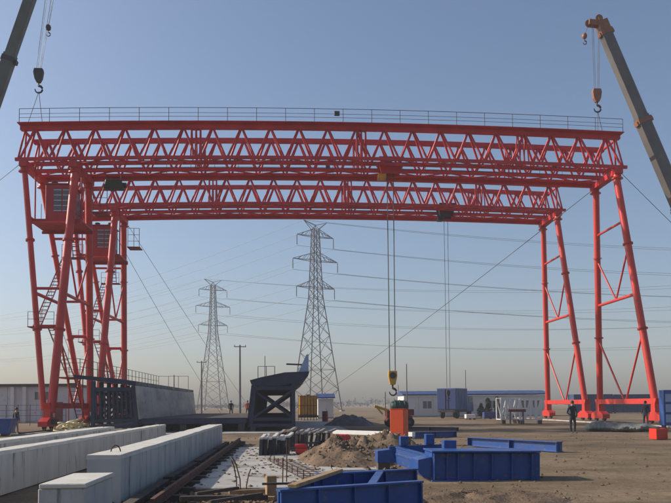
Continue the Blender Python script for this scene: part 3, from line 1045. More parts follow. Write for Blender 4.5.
# ------------------------------------------------------------------ people
def person(label, loc, rz, jacket, trousers, h=1.73, pose='stand', helmet=None, seed=0):
    t = thing('person', label, 'person', loc, rz)
    k = h/1.75
    rnd = random.Random(seed)
    V, E, Rr = [], [], []

    def v(x, y, z, rx, ry=None):
        V.append((x*k, y*k, z*k))
        Rr.append((rx*k, (ry or rx)*k))
        return len(V)-1

    def chain(start, pts):
        c = start
        for p in pts:
            n = v(*p)
            E.append((c, n))
            c = n
        return c
    pel = v(0, 0, .98, .15, .115)
    ch = chain(pel, [(0, -.01, 1.12, .14, .105), (0, -.01, 1.28, .165, .115), (0, 0, 1.41, .15, .1)])
    nk = chain(ch, [(0, .005, 1.5, .06, .06)])
    hd = chain(nk, [(0, -.015, 1.56, .075, .085), (0, -.02, 1.645, .078, .098), (0, -.01, 1.715, .055, .07)])
    for s in (-1, 1):
        sp = .02*s
        fw = (.1 if pose == 'walk' else .03)*s
        chain(pel, [(s*.1, 0, .88, .095, .1), (s*.12+sp, fw*-.5, .5, .065, .07), (s*.13+sp, fw*.6, .28, .052, .06), (s*.13+sp, fw, .09, .042, .045),
                    (s*.14+sp, fw-.09, .045, .042, .035), (s*.15+sp, fw-.17, .04, .036, .028)])
        if pose == 'hips':
            wr = chain(ch, [(s*.19, .01, 1.42, .065, .07), (s*.27, .04, 1.28, .052), (s*.33, .05, 1.12, .045), (s*.24, -.06, 1.02, .036), (s*.19, -.1, .99, .03)])
        else:
            b = -.06 if pose == 'walk' else -.03
            wr = chain(ch, [(s*.19, .01, 1.42, .065, .07), (s*.23, .02, 1.28, .052), (s*.26, .02, 1.12, .045), (s*.265, b, .93, .036), (s*.265, b-.02, .87, .03)])
        w_ = V[wr]
        p0 = (w_[0]/k, w_[1]/k, w_[2]/k)
        for q_ in range(5):
            oy = -.032+.016*q_ if q_ else -.045
            ln = (.05, .085, .092, .085, .065)[q_]
            dz = -.03 if q_ else .0
            chain(wr, [(p0[0], p0[1]+oy, p0[2]-.045+(.03 if not q_ else 0), .012, .01), (p0[0]-s*.012, p0[1]+oy*1.15-(.012 if not q_ else 0), p0[2]-.045-ln*.5+(.02 if not q_ else 0), .009), (p0[0]-s*.03, p0[1]+oy*1.15-.01, p0[2]-.045-ln+(.02 if not q_ else 0), .007)])
    me = bpy.data.meshes.new('body')
    me.from_pydata(V, E, [])
    o = bpy.data.objects.new('body', me)
    col.objects.link(o)
    sk = o.modifiers.new('skin', 'SKIN')
    for i, d in enumerate(me.skin_vertices[0].data):
        d.radius = Rr[i]
        d.use_root = (i == 0)
    sk.use_smooth_shade = True
    ss = o.modifiers.new('sub', 'SUBSURF')
    ss.levels = ss.render_levels = 1
    dg = bpy.context.evaluated_depsgraph_get()
    me2 = bpy.data.meshes.new_from_object(o.evaluated_get(dg))
    bpy.data.objects.remove(o)
    for m_ in (jacket, trousers, SKIN, DARK):
        me2.materials.append(m_)
    for p in me2.polygons:
        c = p.center/k
        p.use_smooth = True
        if c.z > 1.5:
            p.material_index = 2
        elif c.z < .1:
            p.material_index = 3
        elif abs(c.x) > .17 and c.z < .9 and pose != 'hips':
            p.material_index = 2
        elif c.z < .93 and abs(c.x) < .22:
            p.material_index = 1
        else:
            p.material_index = 0
    body = link('body', me2, t)
    # face and hair
    hc = Vector((0, -.015, 1.655))*k
    MB().lathe([(.02*k, .135*k), (.06*k, .12*k), (.092*k, .07*k), (.1*k, .02*k), (.096*k, -.03*k)], hc+Vector((0, .016*k, 0)), n=16).build('helmet' if helmet else 'hair', helmet or HAIR, t)
    MB().lathe([(.006*k, .03*k), (.012*k, 0), (.016*k, -.02*k), (.006*k, -.028*k)], hc+Vector((0, -.108*k, -.01*k)), n=8).build('nose', SKIN, t)
    for s in (-1, 1):
        MB().lathe([(.004*k, .01*k), (.011*k, 0), (.004*k, -.01*k)], hc+Vector((s*.034*k, -.092*k, .015*k)), n=8).build('eye', HAIR, t)
        MB().lathe([(.008*k, .03*k), (.018*k, 0), (.008*k, -.03*k)], hc+Vector((s*.09*k, .01*k, 0)), n=8).build('ear', SKIN, t)
    MB().box(-.025*k, .025*k, -.1*k, -.085*k, -.006*k, .006*k).build('mouth', DRED, t, hc+Vector((0, 0, -.058*k)))
    return t


pL = G(16, 433.5)
person('person in dark clothes standing by the low blue bin near the stair legs', (pL.x, pL.y, 0), R(150), CLOTH_D, CLOTH_D, 1.65, 'stand', seed=1)
pR = G(573, 433.5)
person('person in dark work clothes standing alone before the grey tarpaulin roll', (pR.x, pR.y, 0), R(20), CLOTH_D, CLOTH_D, 1.78, 'hips', seed=2)
pR2 = P(646, 425.5, 49.3)
person('person in dark clothes standing beside the foot of the two-tube leg', (pR2.x, 49.3, 0), R(-60), CLOTH_N, CLOTH_D, 1.75, 'stand', seed=3)
for px, y, jk, lab in ((247.5, 79.6, CLOTH_O, 'worker in an orange jacket standing beyond the mould bed'), (231, 79.8, CLOTH_D, 'worker in dark clothes standing beyond the mould bed')):
    pp = P(px, 405, y)
    person(lab, (pp.x, y, .45), R(10), jk, CLOTH_D, 1.72)
ts = thing('timber_stack', 'low stack of squared timbers beyond the mould bed', 'timber stack', (-5.5, 79.2, 0))
for lay in range(3):
    for k in range(6):
        MB().box(-2.2, 2.2, k*.2, k*.2+.18, lay*.15, lay*.15+.147).build('timber', OLDWOOD, ts)

# ------------------------------------------------------------------ pylons, poles and lines
def make_pylon(name='lattice_pylon'):
    t = thing(name, 'x', 'pylon')
    Ht = 49.0
    prof = [(0, 4.7), (10, 3.55), (20, 2.4), (29, 1.35), (38, 1.0), (46.5, .7)]

    def hw(z):
        for (a, wa), (b, wb_) in zip(prof, prof[1:]):
            if z <= b:
                return wa+(wb_-wa)*(z-a)/(b-a)
        return prof[-1][1]
    for sx in (-1, 1):
        for sy in (-1, 1):
            mb = MB()
            for (a, wa), (b, wb_) in zip(prof, prof[1:]):
                mb.bar((sx*wa, sy*wa, a), (sx*wb_, sy*wb_, b), .2)
            mb.build('pylon_leg', GALV, t)
            MB().box(sx*4.7-.5, sx*4.7+.5, sy*4.7-.5, sy*4.7+.5, -.2, .35).build('footing', SLAB, t)
    levels = [0, 5.5, 10.5, 15, 19.2, 23, 26.3, 29, 31.4, 33.8, 36.2, 38.4, 40.5, 42.5, 44.6, 46.5]
    for za, zb in zip(levels, levels[1:]):
        a, b = hw(za), hw(zb)
        for face in range(4):
            c, s = math.cos(face*math.pi/2), math.sin(face*math.pi/2)

            def rt(x, y, z):
                return (x*c-y*s, x*s+y*c, z)
            bar(rt(-a, -a, za), rt(b, -b, zb), .06, GALV, t, 'lattice_brace', 4, .1, .1)
            bar(rt(a, -a, za), rt(-b, -b, zb), .06, GALV, t, 'lattice_brace', 4, .1, .1)
            if zb > 24 or za == 5.5:
                bar(rt(-b, -b, zb), rt(b, -b, zb), .06, GALV, t, 'lattice_brace', 4, .1, .1)
    tips = []
    for z, ln in ((31.4, 5.6), (38.4, 6.6), (44.6, 5.4)):
        w = hw(z)
        for s in (-1, 1):
            arm = MB()
            tip = (s*ln, 0, z+.1)
            for sy in (-1, 1):
                arm.bar((s*w, sy*w, z), tip, .13)
                arm.bar((s*w, sy*w*.9, z+1.9), tip, .11)
            for u in (.25, .5, .75):
                for sy in (-1, 1):
                    arm.bar(lerp((s*w, sy*w, z), tip, u), lerp((s*w, sy*w*.9, z+1.9), tip, max(u-.2, 0)), .08)
            ao = arm.build('cross_arm', GALV, t)
            ins = MB()
            prof_i = [(.05, 0)]
            for q_ in range(9):
                prof_i += [(.16, -.25-q_*.27), (.05, -.35-q_*.27)]
            ins.lathe(prof_i, (s*ln, 0, z), n=8)
            ins.build('insulator', INSUL, ao)
            tips.append(Vector((s*ln, 0, z-2.75)))
    for s in (-1, 1):
        arm = MB()
        for sy in (-1, 1):
            arm.bar((s*.7, sy*.7, 46.5), (s*3.4, 0, 48.6), .11)
            arm.bar((0, sy*.3, 47.6), (s*3.4, 0, 48.6), .1)
        arm.build('earth_wire_arm', GALV, t)
        tips.append(Vector((s*3.4, 0, 48.6)))
    mb = MB()
    for k in range(4):
        mb.bar(((1 if k % 2 else -1)*.7, (1 if k > 1 else -1)*.7, 46.5), (0, 0, 47.6), .1)
    mb.build('pylon_peak', GALV, t)
    return t, tips


py2, tips = make_pylon()
c2 = P(316.5, 405, 190)
py2.location = (c2.x, 190, 0)
py2.rotation_euler.z = R(28)
py2['label'] = 'tall lattice power pylon rising behind the mould half with crossed frames'
py1 = copy_tree(py2)
c1 = P(213, 405, 280)
py1.location = (c1.x, 280, 0)
py1.rotation_euler.z = R(24)
py1['label'] = 'smaller-looking lattice power pylon behind the grey mould skin, beside a utility pole'
for o in (py1, py2):
    o['group'] = 'power pylons'
# neighbours of both pylons in their lines, beyond the picture
others = []
for (x, y, a, lab) in ((250, 205, 5, 'lattice power pylon far out past the containers'), (-190, 420, 40, 'lattice power pylon far out past the grey shed')):
    o = copy_tree(py2)
    o.location = (x, y, 0)
    o.rotation_euler.z = R(a)
    o['label'] = lab
    others.append(o)


def tip_w(o, v):
    a = o.rotation_euler.z
    return Vector((o.location.x+v.x*math.cos(a)-v.y*math.sin(a), o.location.y+v.x*math.sin(a)+v.y*math.cos(a), v.z))


spans = [(py2, others[0], 5.5, 'thin power line strung from the taller pylon past the white office'),
         (py2, others[1], 7.0, 'thin power line strung from the taller pylon behind the stair legs'),
         (py1, others[0], 9.0, 'thin power line strung from the smaller-looking pylon behind the taller one'),
         (py1, others[1], 4.5, 'thin power line strung from the smaller-looking pylon past the grey shed')]
for a, b, sag, lab in spans:
    for i, v in enumerate(tips):
        cable('power_line', tip_w(a, v), tip_w(b, v), sag*(1+.04*(i % 3)), .042, LINE, lab.replace('strung from', 'strung from the '+('lowest arm', 'middle arm', 'top arm', 'peak')[i//2]+' of'), 'power line', 'power lines of the pylons', 26)


def utility_pole(px, ybase, Y, hpx, label, arm=True, r=.16, grp='utility poles', arms=1):
    b = P(px, ybase, Y)
    topz = P(px, hpx, Y).z
    t = thing('utility_pole', label, 'pole', (b.x, Y, 0), R(8), grp)
    MB().lathe([(r, -.3), (r*.6, topz)], n=12).build('pole_shaft', POLE, t)
    if arm:
        for k in range(arms):
            z = topz-.35-k*1.2
            MB().box(-.95, .95, -r-.06, -r+.04, z, z+.12).build('cross_arm', POLE, t)
            for x in (-.85, 0, .85):
                MB().lathe([(.03, 0), (.07, .05), (.05, .12), (.07, .16), (.03, .24)], (x, -r, z+.12), n=8).build('insulator', INSUL, t)
    return t


p1 = utility_pole(240, 405, 118, 345, 'concrete utility pole with a crossarm between the pylon and the crossed frames', r=.2)
utility_pole(201.5, 405, 150, 361, 'slender utility pole standing before the smaller-looking pylon', r=.2)
utility_pole(265, 405, 90, 356, 'thin bare pole rising behind the mould half with crossed frames', False, .07, 'thin bare poles')
utility_pole(174, 405, 100, 375, 'thin bare pole rising behind the railed mould wing', False, .1, 'thin bare poles')
utility_pole(407, 405, 93, 364, 'thin bare pole rising beside the end of the white office', False, .09, 'thin bare poles')
utility_pole(398.5, 405, 130, 385, 'short thin pole behind the machine with the green drum', False, .09, 'thin bare poles')
utility_pole(466, 405, 140, 370, 'faint far pole rising behind the blue box truck', False, .1, 'thin bare poles')

# guys
cable('guy_cable', (24.9, CY+2.3, 19.0), tuple(G(293, 405.9)) if False else (1.5, 150, 0), .6, .03, ROPE, 'steel guy cable running down from the two-tube leg head to the field', 'cable', 'guy cables')
cable('guy_cable', (25.0, CY-2.0, 19.2), (52, 62, 0), .5, .02, ROPE, 'steel guy cable running from the two-tube leg head out past the blue cabinet', 'cable', 'guy cables')
cable('guy_cable', (-18.9, CY-2.0, 19.2), (-52, 66, 0), .5, .02, ROPE, 'steel guy cable running from the stair leg head out past the grey shed', 'cable', 'guy cables')
cable('guy_cable', (-15.0, CY+14.6, 18.9), (-4.6, 112, 0), .4, .02, ROPE, 'steel guy cable running from the rear stair legs down behind the mould bed', 'cable', 'guy cables')
cable('guy_cable', (-15.2, CY+10.6, 17.0), (-9.5, 112, 0), .4, .02, ROPE, 'steel guy cable running from the rear stair legs down behind the grey mould skin', 'cable', 'guy cables')


# ------------------------------------------------------------------ buildings and vehicles behind
def window(parent, x0, x1, y, z0, z1, frame=WHITE):
    w = MB()
    w.box(x0, x0+.07, y-.05, y+.02, z0, z1).box(x1-.07, x1, y-.05, y+.02, z0, z1)
    w.box(x0+.072, x1-.072, y-.05, y+.02, z0, z0+.07).box(x0+.072, x1-.072, y-.05, y+.02, z1-.07, z1)
    w.box((x0+x1)/2-.03, (x0+x1)/2+.03, y-.045, y+.02, z0+.072, z1-.072)
    wo_ = w.build('window', frame, parent)
    for a, b in ((x0+.072, (x0+x1)/2-.032), ((x0+x1)/2+.032, x1-.072)):
        MB().box(a, b, y-.02, y-.005, z0+.072, z1-.072).build('window_pane', GLASS, wo_)
    return wo_


def office(px0, px1, Y, z, label, depth=5.5, doors=(), wins=()):
    a, b = P(px0, 405, Y).x, P(px1, 405, Y).x
    t = thing('site_office', label, 'office building', (a, Y, 0), group=None)
    L = b-a
    n = max(2, round(L/1.83))
    for i in range(n):
        MB().box(L*i/n+.01, L*(i+1)/n-.01, 0, .08, .15, z-.32).build('wall_panel', PREFAB, t)
    MB().box(0, L, .085, depth, .0, z-.33).build('wall', PREFAB, t)
    MB().prism([(-.35, z-.22), (depth+.3, z-.22), (depth+.3, z-.1), (depth/2, z+.35), (-.35, z-.1)], 'x', -.2, L+.2).build('roof', TRIMBLUE, t)
    MB().box(-.05, L+.05, -.03, -.002, .0, .15).build('plinth', SLAB, t)
    for d in doors:
        do = MB().box(d, d+.9, -.06, -.003, .16, 2.2).build('door', GREYWALL, t)
        MB().box(d+.78, d+.84, -.1, -.062, 1.1, 1.2).build('door_handle', DARK, do)
    for w in wins[1::2]:
        ac = MB().box(w+1.45, w+2.15, -.38, -.05, .5, 1.05).build('air_conditioner', WHITE, t, bevel=.02)
        MB().lathe([(.2, 0), (.2, .02)], (w+1.72, -.402, .78), 'y', 14).build('fan_grille', DARK, ac)
    for w in wins:
        window(t, w, w+1.3, -.004, 1.0, 2.1)
    return t


office(404, 548, 97, 3.05, 'long white prefab office with dark blue roof edge behind the blue truck', doors=(.6, 9.3, 13.6), wins=(2.4, 5.0, 7.2, 11.0, 15.4, 17.0))
shed = office(318, 333.5, 92, 2.7, 'small white cabin beside the yellow tank', 3, doors=(.15,), wins=())

# pale grey shed on the left
gx0 = P(-60, 405, 84).x
gx1 = P(74, 405, 84).x
gs = thing('grey_shed', 'long pale grey shed with dark openings behind the stair legs', 'shed', (gx0, 84, 0))
GL = gx1-gx0
for i in range(8):
    MB().box(GL*i/8+.02, GL*(i+1)/8-.02, 0, .1, 0, 3.9).build('wall_panel', GREYWALL, gs)
MB().box(0, GL, .11, 8, 0, 3.88).build('wall', GREYWALL, gs)
MB().prism([(-.4, 3.91), (8.3, 3.91), (8.3, 4.05), (-.4, 4.2)], 'x', -.3, GL+.3).build('roof', DARK, gs)
for x in (GL*.53, GL*.62):
    MB().box(x-.02, x+.35, -.32, -.02, 0, 3.9).build('pillar', WHITE, gs)
for x in (GL*.7, GL*.78):
    window(gs, x, x+.9, -.01, 2.4, 3.4, GREYWALL)
for x in (GL*.66, GL*.86):
    do = MB().box(x, x+.8, -.05, -.002, .1, 2.2).build('door', DRED if x > GL*.8 else GREYWALL, gs)
    MB().box(x+.66, x+.72, -.09, -.052, 1.0, 1.1).build('door_handle', DARK, do)

# wire fence before the shed
fx0, fx1 = P(-30, 405, 70).x, P(66, 405, 70).x
fn = thing('wire_fence', 'thin dark wire fence on slim posts before the grey shed', 'fence', (fx0, 70, 0))
for i in range(9):
    x = (fx1-fx0)*i/8
    bar((x, 0, -.2), (x, 0, 1.9), .03, DARK, fn, 'fence_post', 6)
for z in (.4, .9, 1.4, 1.85):
    bar((0, 0, z), (fx1-fx0, 0, z), .016, DARK, fn, 'fence_wire', 6)

# blue bin at the left edge
bb = P(4, 428, 46)
bn = thing('skip_bin', 'low blue steel bin beside the person at the stair legs', 'bin', (bb.x-.6, 46, 0))
MB().prism([(-1.0, .12), (1.0, .12), (1.2, .95), (-1.2, .95)], 'y', -.55, .55).build('bin_body', BLUE, bn)
MB().box(-1.26, 1.26, -.6, .6, .952, 1.02).build('bin_rim', BLUE, bn)
for x in (-.7, .7):
    MB().box(x-.1, x+.1, -.5, .5, 0, .12).build('skid', DARK, bn)

# pale tangled hose at the leg foot
rnd = random.Random(12)
hp = P(69, 424, 50)
mb = MB()
for c in range(16):
    cx, cy = rnd.gauss(0, .4), rnd.gauss(0, .3)
    rr = rnd.uniform(.25, .5)
    ph, tilt, ta = rnd.uniform(0, 6), rnd.uniform(.1, .7), rnd.uniform(0, 6)
    pts = []
    for k in range(15):
        a = ph+k*2*math.pi/14
        x, y = cx+rr*math.cos(a), cy+rr*math.sin(a)*.8
        z = .15+c*.04+tilt*rr*math.cos(a-ta)
        pts.append((x, y, max(.05, z)))
    mb.tube(pts, .045, 6)
tag(mb.build('hose_bundle', STRAW, None, (hp.x, 50, 0)), 'tangled bundle of pale yellow hose by the stair leg foot', 'hose')


# blue box truck
def box_truck():
    c = P(437, 405, 85.4)
    t = thing('box_truck', 'blue box truck parked before the white office', 'truck', (c.x, 85.4, 0), R(-35))
    # local: rear face at y = 0 facing the camera, length along +y
    bo = MB().box(0.0, 2.35, 0, 3.5, 1.0, 3.45)
    bo = bo.build('cargo_box', LBLUE, t, bevel=.03)
    # ribs on the sides and doors at the back
    for i in range(7):
        MB().box(-.045, -.002, .25+i*.46, .33+i*.46, 1.1, 3.35).build('box_rib', LBLUE, bo)
        MB().box(2.352, 2.395, .25+i*.46, .33+i*.46, 1.1, 3.35).build('box_rib', LBLUE, bo)
    for x in (.06, 1.2):
        d = MB().box(x, x+1.1, -.05, -.003, 1.08, 3.35).build('rear_door', TRIMBLUE, bo)
        MB().bar((x+(.95 if x < 1 else .15), -.08, 1.1), (x+(.95 if x < 1 else .15), -.08, 3.3), .03, n=6).build('door_bar', GALV, d)
    MB().box(.15, 2.2, -.1, 5.3, .7, .98).build('chassis', DARK, t)
    cb = MB().prism([(3.65, .75), (5.6, .75), (5.65, 1.5), (5.35, 2.6), (3.65, 2.65)], 'x', .08, 2.27).build('cab', LBLUE, t, bevel=.04)
    MB().box(.05, .08, 4.1, 5.2, 1.75, 2.45).build('side_window', GLASS, cb)
    MB().box(2.272, 2.3, 4.1, 5.2, 1.75, 2.45).build('side_window', GLASS, cb)
    MB().prism([(5.67, 1.55), (5.69, 1.55), (5.42, 2.5), (5.39, 2.5)], 'x', .2, 2.15).build('windscreen', GLASS, cb)
    for x in (.35, 1.9):
        MB().box(x-.12, x+.12, 5.63, 5.68, 1.0, 1.2).build('headlight', LAMPW, cb)
        MB().box(x-.12, x+.12, -.13, -.1, .8, .92).build('tail_light', DRED, t)
    for y in (.9, 4.6):
        for x in (.28, 2.07):
            wheel(t, x, y, .48, .48, .28, 'x')
    return t


box_truck()


# containers on the right
def container(px0, px1, Y, z1, label):
    a, b = P(px0, 405, Y).x, P(px1, 405, Y).x
    t = thing('shipping_container', label, 'container', (a, Y, 0), group='blue containers')
    L = b-a
    fr = MB()
    for x in (0, L-.16):
        for y in (0, 2.28):
            fr.box(x, x+.16, y, y+.16, .1, z1)
    for z in (.1, z1-.16):
        for y in (0.01, 2.29):
            fr.box(.162, L-.162, y, y+.14, z, z+.158)
    fo = fr.build('corner_frame', CONTB, t)
    MB().box(.1, L-.1, .1, 2.34, .14, z1-.03).build('container_body', CONTB, t)
    n = int(L/.45)
    for i in range(n):
        x = .25+(L-.5)*i/n
        MB().box(x, x+.2, .05, .098, .27, z1-.18).build('wall_rib', CONTB, t)
    for x in (.1, L-.3):
        for y in (.1, 2.1):
            MB().box(x, x+.2, y, y+.2, 0, .1).build('corner_foot', DARK, t)
    return t


container(574, 613, 112, 2.95, 'blue shipping container behind the rear two-tube leg')
container(614, 656, 112, 2.9, 'blue shipping container behind the hooked-up crane leg')


# white lattice frames
def lattice_frame(px, Y, w, h, rz, label, bays=3):
    c = P(px, 405, Y)
    t = thing('lattice_truss', label, 'lattice frame', (c.x, Y, 0), rz, 'white lattice frames')
    for y in (0, .9):
        for z in (.35, h):
            bar((0, y, z), (w, y, z), 0, WHITE, t, 'chord', 4, .11, .11)
        for i in range(bays*2+1):
            x = w*i/(bays*2)
            bar((x, y, .35), (x, y, h), 0, WHITE, t, 'post', 4, .09, .09)
        for i in range(bays*2):
            x, x2 = w*i/(bays*2), w*(i+1)/(bays*2)
            za, zb = (.35, h) if i % 2 else (h, .35)
            bar((x, y, za), (x2, y, zb), 0, WHITE, t, 'diagonal', 4, .07, .07)
    for x in (0, w):
        for z in (.35, h):
            bar((x, 0, z), (x, .9, z), 0, WHITE, t, 'cross_tie', 4, .08, .08)
    for x in (.15, w-.15):
        MB().box(x-.15, x+.15, -.2, 1.1, 0, .29).build('bearer', OLDWOOD, t)
    return t


lattice_frame(501, 61.5, 1.75, 2.1, R(8), 'white steel lattice frame standing at the side of the blue truck', 2)
lattice_frame(520, 60.2, 1.7, 2.0, R(-14), 'white steel lattice frame standing at the foot of the rear crane leg', 2)
pr = P(505, 411, 60.2)
rb = thing('red_beam', 'short dark red steel beam lying before the white lattice frames', 'beam', (pr.x, 59.3, 0))
MB().box(0, 1.4, -.15, .15, .98, 1.2).build('beam_body', DRED, rb)
for x in (.15, 1.2):
    MB().box(x-.04, x+.04, -.1, .1, 0, .978).build('trestle', GALV, rb)


# shrubs
def shrub(px, Y, h, r, label):
    c = P(px, 405, Y)
    t = thing('evergreen_shrub', label, 'shrub', (c.x, Y, 0), group='evergreen shrubs')
    st = MB().bar((0, 0, -.05), (.03, 0, h*.85), .05, n=7, w2=.015)
    for k in range(9):
        a = k*2.4
        z = h*(.2+.07*k)
        st.bar((0, 0, z), (math.cos(a)*r*.6, math.sin(a)*r*.6, z+.25), .02, n=5, w2=.008)
    st.build('trunk', BARK, t)
    rnd = random.Random(int(px))
    lv = MB()
    for k in range(900):
        z = h*rnd.uniform(.12, 1)
        rr = r*(1.08-z/h)**.6*rnd.uniform(.3, 1)*(1+.3*math.sin(z*5+px))
        a = rnd.uniform(0, 6.28)
        c_ = Vector((rr*math.cos(a), rr*math.sin(a), z))
        d1 = Vector((rnd.gauss(0, 1), rnd.gauss(0, 1), rnd.gauss(0, 1))).normalized()*.11
        d2 = Vector((rnd.gauss(0, 1), rnd.gauss(0, 1), rnd.gauss(0, 1))).normalized()*.05
        lv.add([c_-d1, c_+d2, c_+d1, c_-d2], [(0, 1, 2, 3)])
    lv.build('crown', LEAF, t)


shrub(488, 88, 2.3, .6, 'dark evergreen shrub nearest the blue truck, before the white office')
shrub(497, 88, 2.5, .55, 'dark evergreen shrub midway before the white office')
shrub(481, 89, 1.7, .6, 'low dark evergreen shrub tucked beside the blue truck')
for i, (px, Y, w, h, lab) in enumerate([(484, 80, 1.6, .75, 'pallet of dark blue goods under the evergreen shrubs'), (466, 78, 1.0, .55, 'small white crate by the blue truck wheels')]):
    c = P(px, 405, Y)
    t = thing('pallet_stack' if i == 0 else 'crate', lab, 'pallet' if i == 0 else 'crate', (c.x, Y, 0))
    MB().box(0, w, 0, .8, .12, h).build('goods' if i == 0 else 'crate_body', TRIMBLUE if i == 0 else WHITE, t, bevel=.03)
    for k in range(3):
        MB().box(k*(w-.1)/2, k*(w-.1)/2+.1, 0, .8, 0, .12).build('runner', OLDWOOD, t)

# yellow tank with slatted cage
yt = P(297, 405, 82)
yk = thing('yellow_tank', 'boxy yellow tank behind a black slatted cage beside the small white cabin', 'tank', (yt.x, 82, 0))
MB().box(.2, 2.2, -.35, 1.6, .55, 2.7).build('tank_body', YEL, yk, bevel=.08)
MB().lathe([(.22, 0), (.22, .12)], (1.2, .6, 2.702), n=16).build('tank_lid', DARK, yk)
MB().box(.1, 2.3, -.45, 1.7, .3, .52).build('tank_base', DARK, yk)
for k in range(7):
    x = .15+k*.33
    bar((x, -.5, 0), (x, -.5, 2.7), .035, DARK, yk, 'cage_slat', 6)
for z in (.6, 1.6, 2.65):
    bar((.1, -.5, z), (2.2, -.5, z), .03, DARK, yk, 'cage_rail', 6)
rbx = P(325, 412, 74)
rt_ = thing('fuel_drum', 'dark red fuel drum standing before the small white cabin', 'drum', (rbx.x, 74, 0))
MB().lathe([(.28, 0), (.29, .02), (.28, .05), (.28, .35), (.3, .37), (.28, .39), (.28, .7), (.3, .72), (.28, .74), (.28, 1.02), (.29, 1.05)], n=20).build('drum_body', DRED, rt_)
MB().lathe([(.05, 0), (.05, .03)], (.15, 0, 1.052), n=10).build('drum_cap', DARK, rt_)

blob_mound('tarpaulin_heap', P(348, 420, 60).x, 60, 2.2, 1.6, .85, TARP2, 11, 0.35, label='low heap under a dark grey tarpaulin with a pale patch', cat='heap')


# machine with green drum, dark red body and yellow arm
def machine():
    c = P(397, 405, 56.4)
    t = thing('drum_machine', 'small machine with green drum and dark red body behind the orange post', 'machine', (c.x, 55.2, 0))
    MB().lathe([(.25, -.65), (.38, -.6), (.45, -.35), (.48, 0), (.45, .35), (.38, .6), (.25, .65)], (.0, 0, 1.5), 'x', 22).build('drum', DGREEN, t)
    for x in (-.35, 0, .35):
        MB().lathe([(.46, -.04), (.5, -.03), (.5, .03), (.46, .04)], (x, 0, 1.5), 'x', 22).build('drum_band', DGREEN, t)
    MB().prism([(-1.0, .35), (.9, .35), (.9, .8), (.2, 1.0), (-.95, 1.25)], 'y', -.5, .5).build('machine_body', DRED, t, bevel=.03)
    MB().bar((-.8, -.3, 1.2), (-1.9, -.35, 1.55), .16, .18).build('arm', YEL, t)
    MB().bar((-1.75, -.35, 1.5), (-1.3, -.35, .95), .12, .12).build('arm', YEL, t)
    MB().box(.6, 1.05, -.3, .3, .85, 1.3).build('engine_cover', DRED, t, bevel=.03)
    for x in (-.7, .65):
        for y in (-.55, .55):
            wheel(t, x, y, .36, .36, .2)
    bar((-1.05, -.1, .8), (-1.05, -.1, 2.6), .03, DRED, t, 'machine_mast', 6)


machine()

# orange post
po = G(399.5, 444.5)
op = thing('orange_post', 'thick square orange steel post standing among the blue beams', 'post', (po.x, po.y, 0), R(-28))
MB().box(-.3, .3, -.3, .3, 0.03, 1.48).build('post_shaft', ORANGE, op, bevel=.02)
MB().box(-.31, .31, -.31, .31, 1.483, 1.5).build('top_plate', ORANGE, op)
MB().box(-.42, .42, -.42, .42, 0, .03).build('base_plate', ORANGE, op)

# white pipe and blue beams lying on the ground
a, b = G(334, 435.5), G(414, 438.5)
wp = thing('white_pipe', 'long white square pipe lying on the ground past the orange post', 'pipe', (a.x, a.y, 0), math.atan2(b.y-a.y, b.x-a.x))
LL = (b-a).length
MB().box(0, LL, -.11, .11, .08, .3).build('pipe_wall', WHITE, wp, bevel=.015)
for x in (.4, LL-.4):
    MB().box(x-.08, x+.08, -.25, .25, 0, .078).build('bearer', OLDWOOD, wp)


def ibeam_mesh(L, h, w, tf=.025, tw=.02):
    a = [(-w/2, 0), (w/2, 0), (w/2, tf), (tw/2, tf), (tw/2, h-tf), (w/2, h-tf), (w/2, h), (-w/2, h), (-w/2, h-tf), (-tw/2, h-tf), (-tw/2, tf), (-w/2, tf)]
    return a


def ground_beam(p, q_, h, w, m, label, grp):
    p, q_ = Vector(p), Vector(q_)
    L = (q_-p).length
    t = thing('steel_beam', label, 'beam', (p.x, p.y, 0), math.atan2(q_.y-p.y, q_.x-p.x), grp)
    MB().prism(ibeam_mesh(L, h, w), 'x', 0, L).build('beam_section', m, t)
    for x in (.02, L/2, L-.04):
        for s in (-1, 1):
            MB().box(x-.01, x+.01, min(s*.012, s*w*.48), max(s*.012, s*w*.48), .027, h-.027).build('stiffener', m, t)
    return t


ground_beam(G(414, 438), G(456, 437), .3, .3, BLUE, 'blue steel beam lying end on to the white pipe', 'blue beams on the ground')
ground_beam(G(404, 430), G(458, 431), .22, .3, NAVY, 'dark navy steel beam lying beyond the white pipe', 'blue beams on the ground')
ground_beam(G(470, 446), G(560, 452), .35, .3, BLUE, 'blue steel beam lying beyond the stepped blue saddle', 'blue beams on the ground')

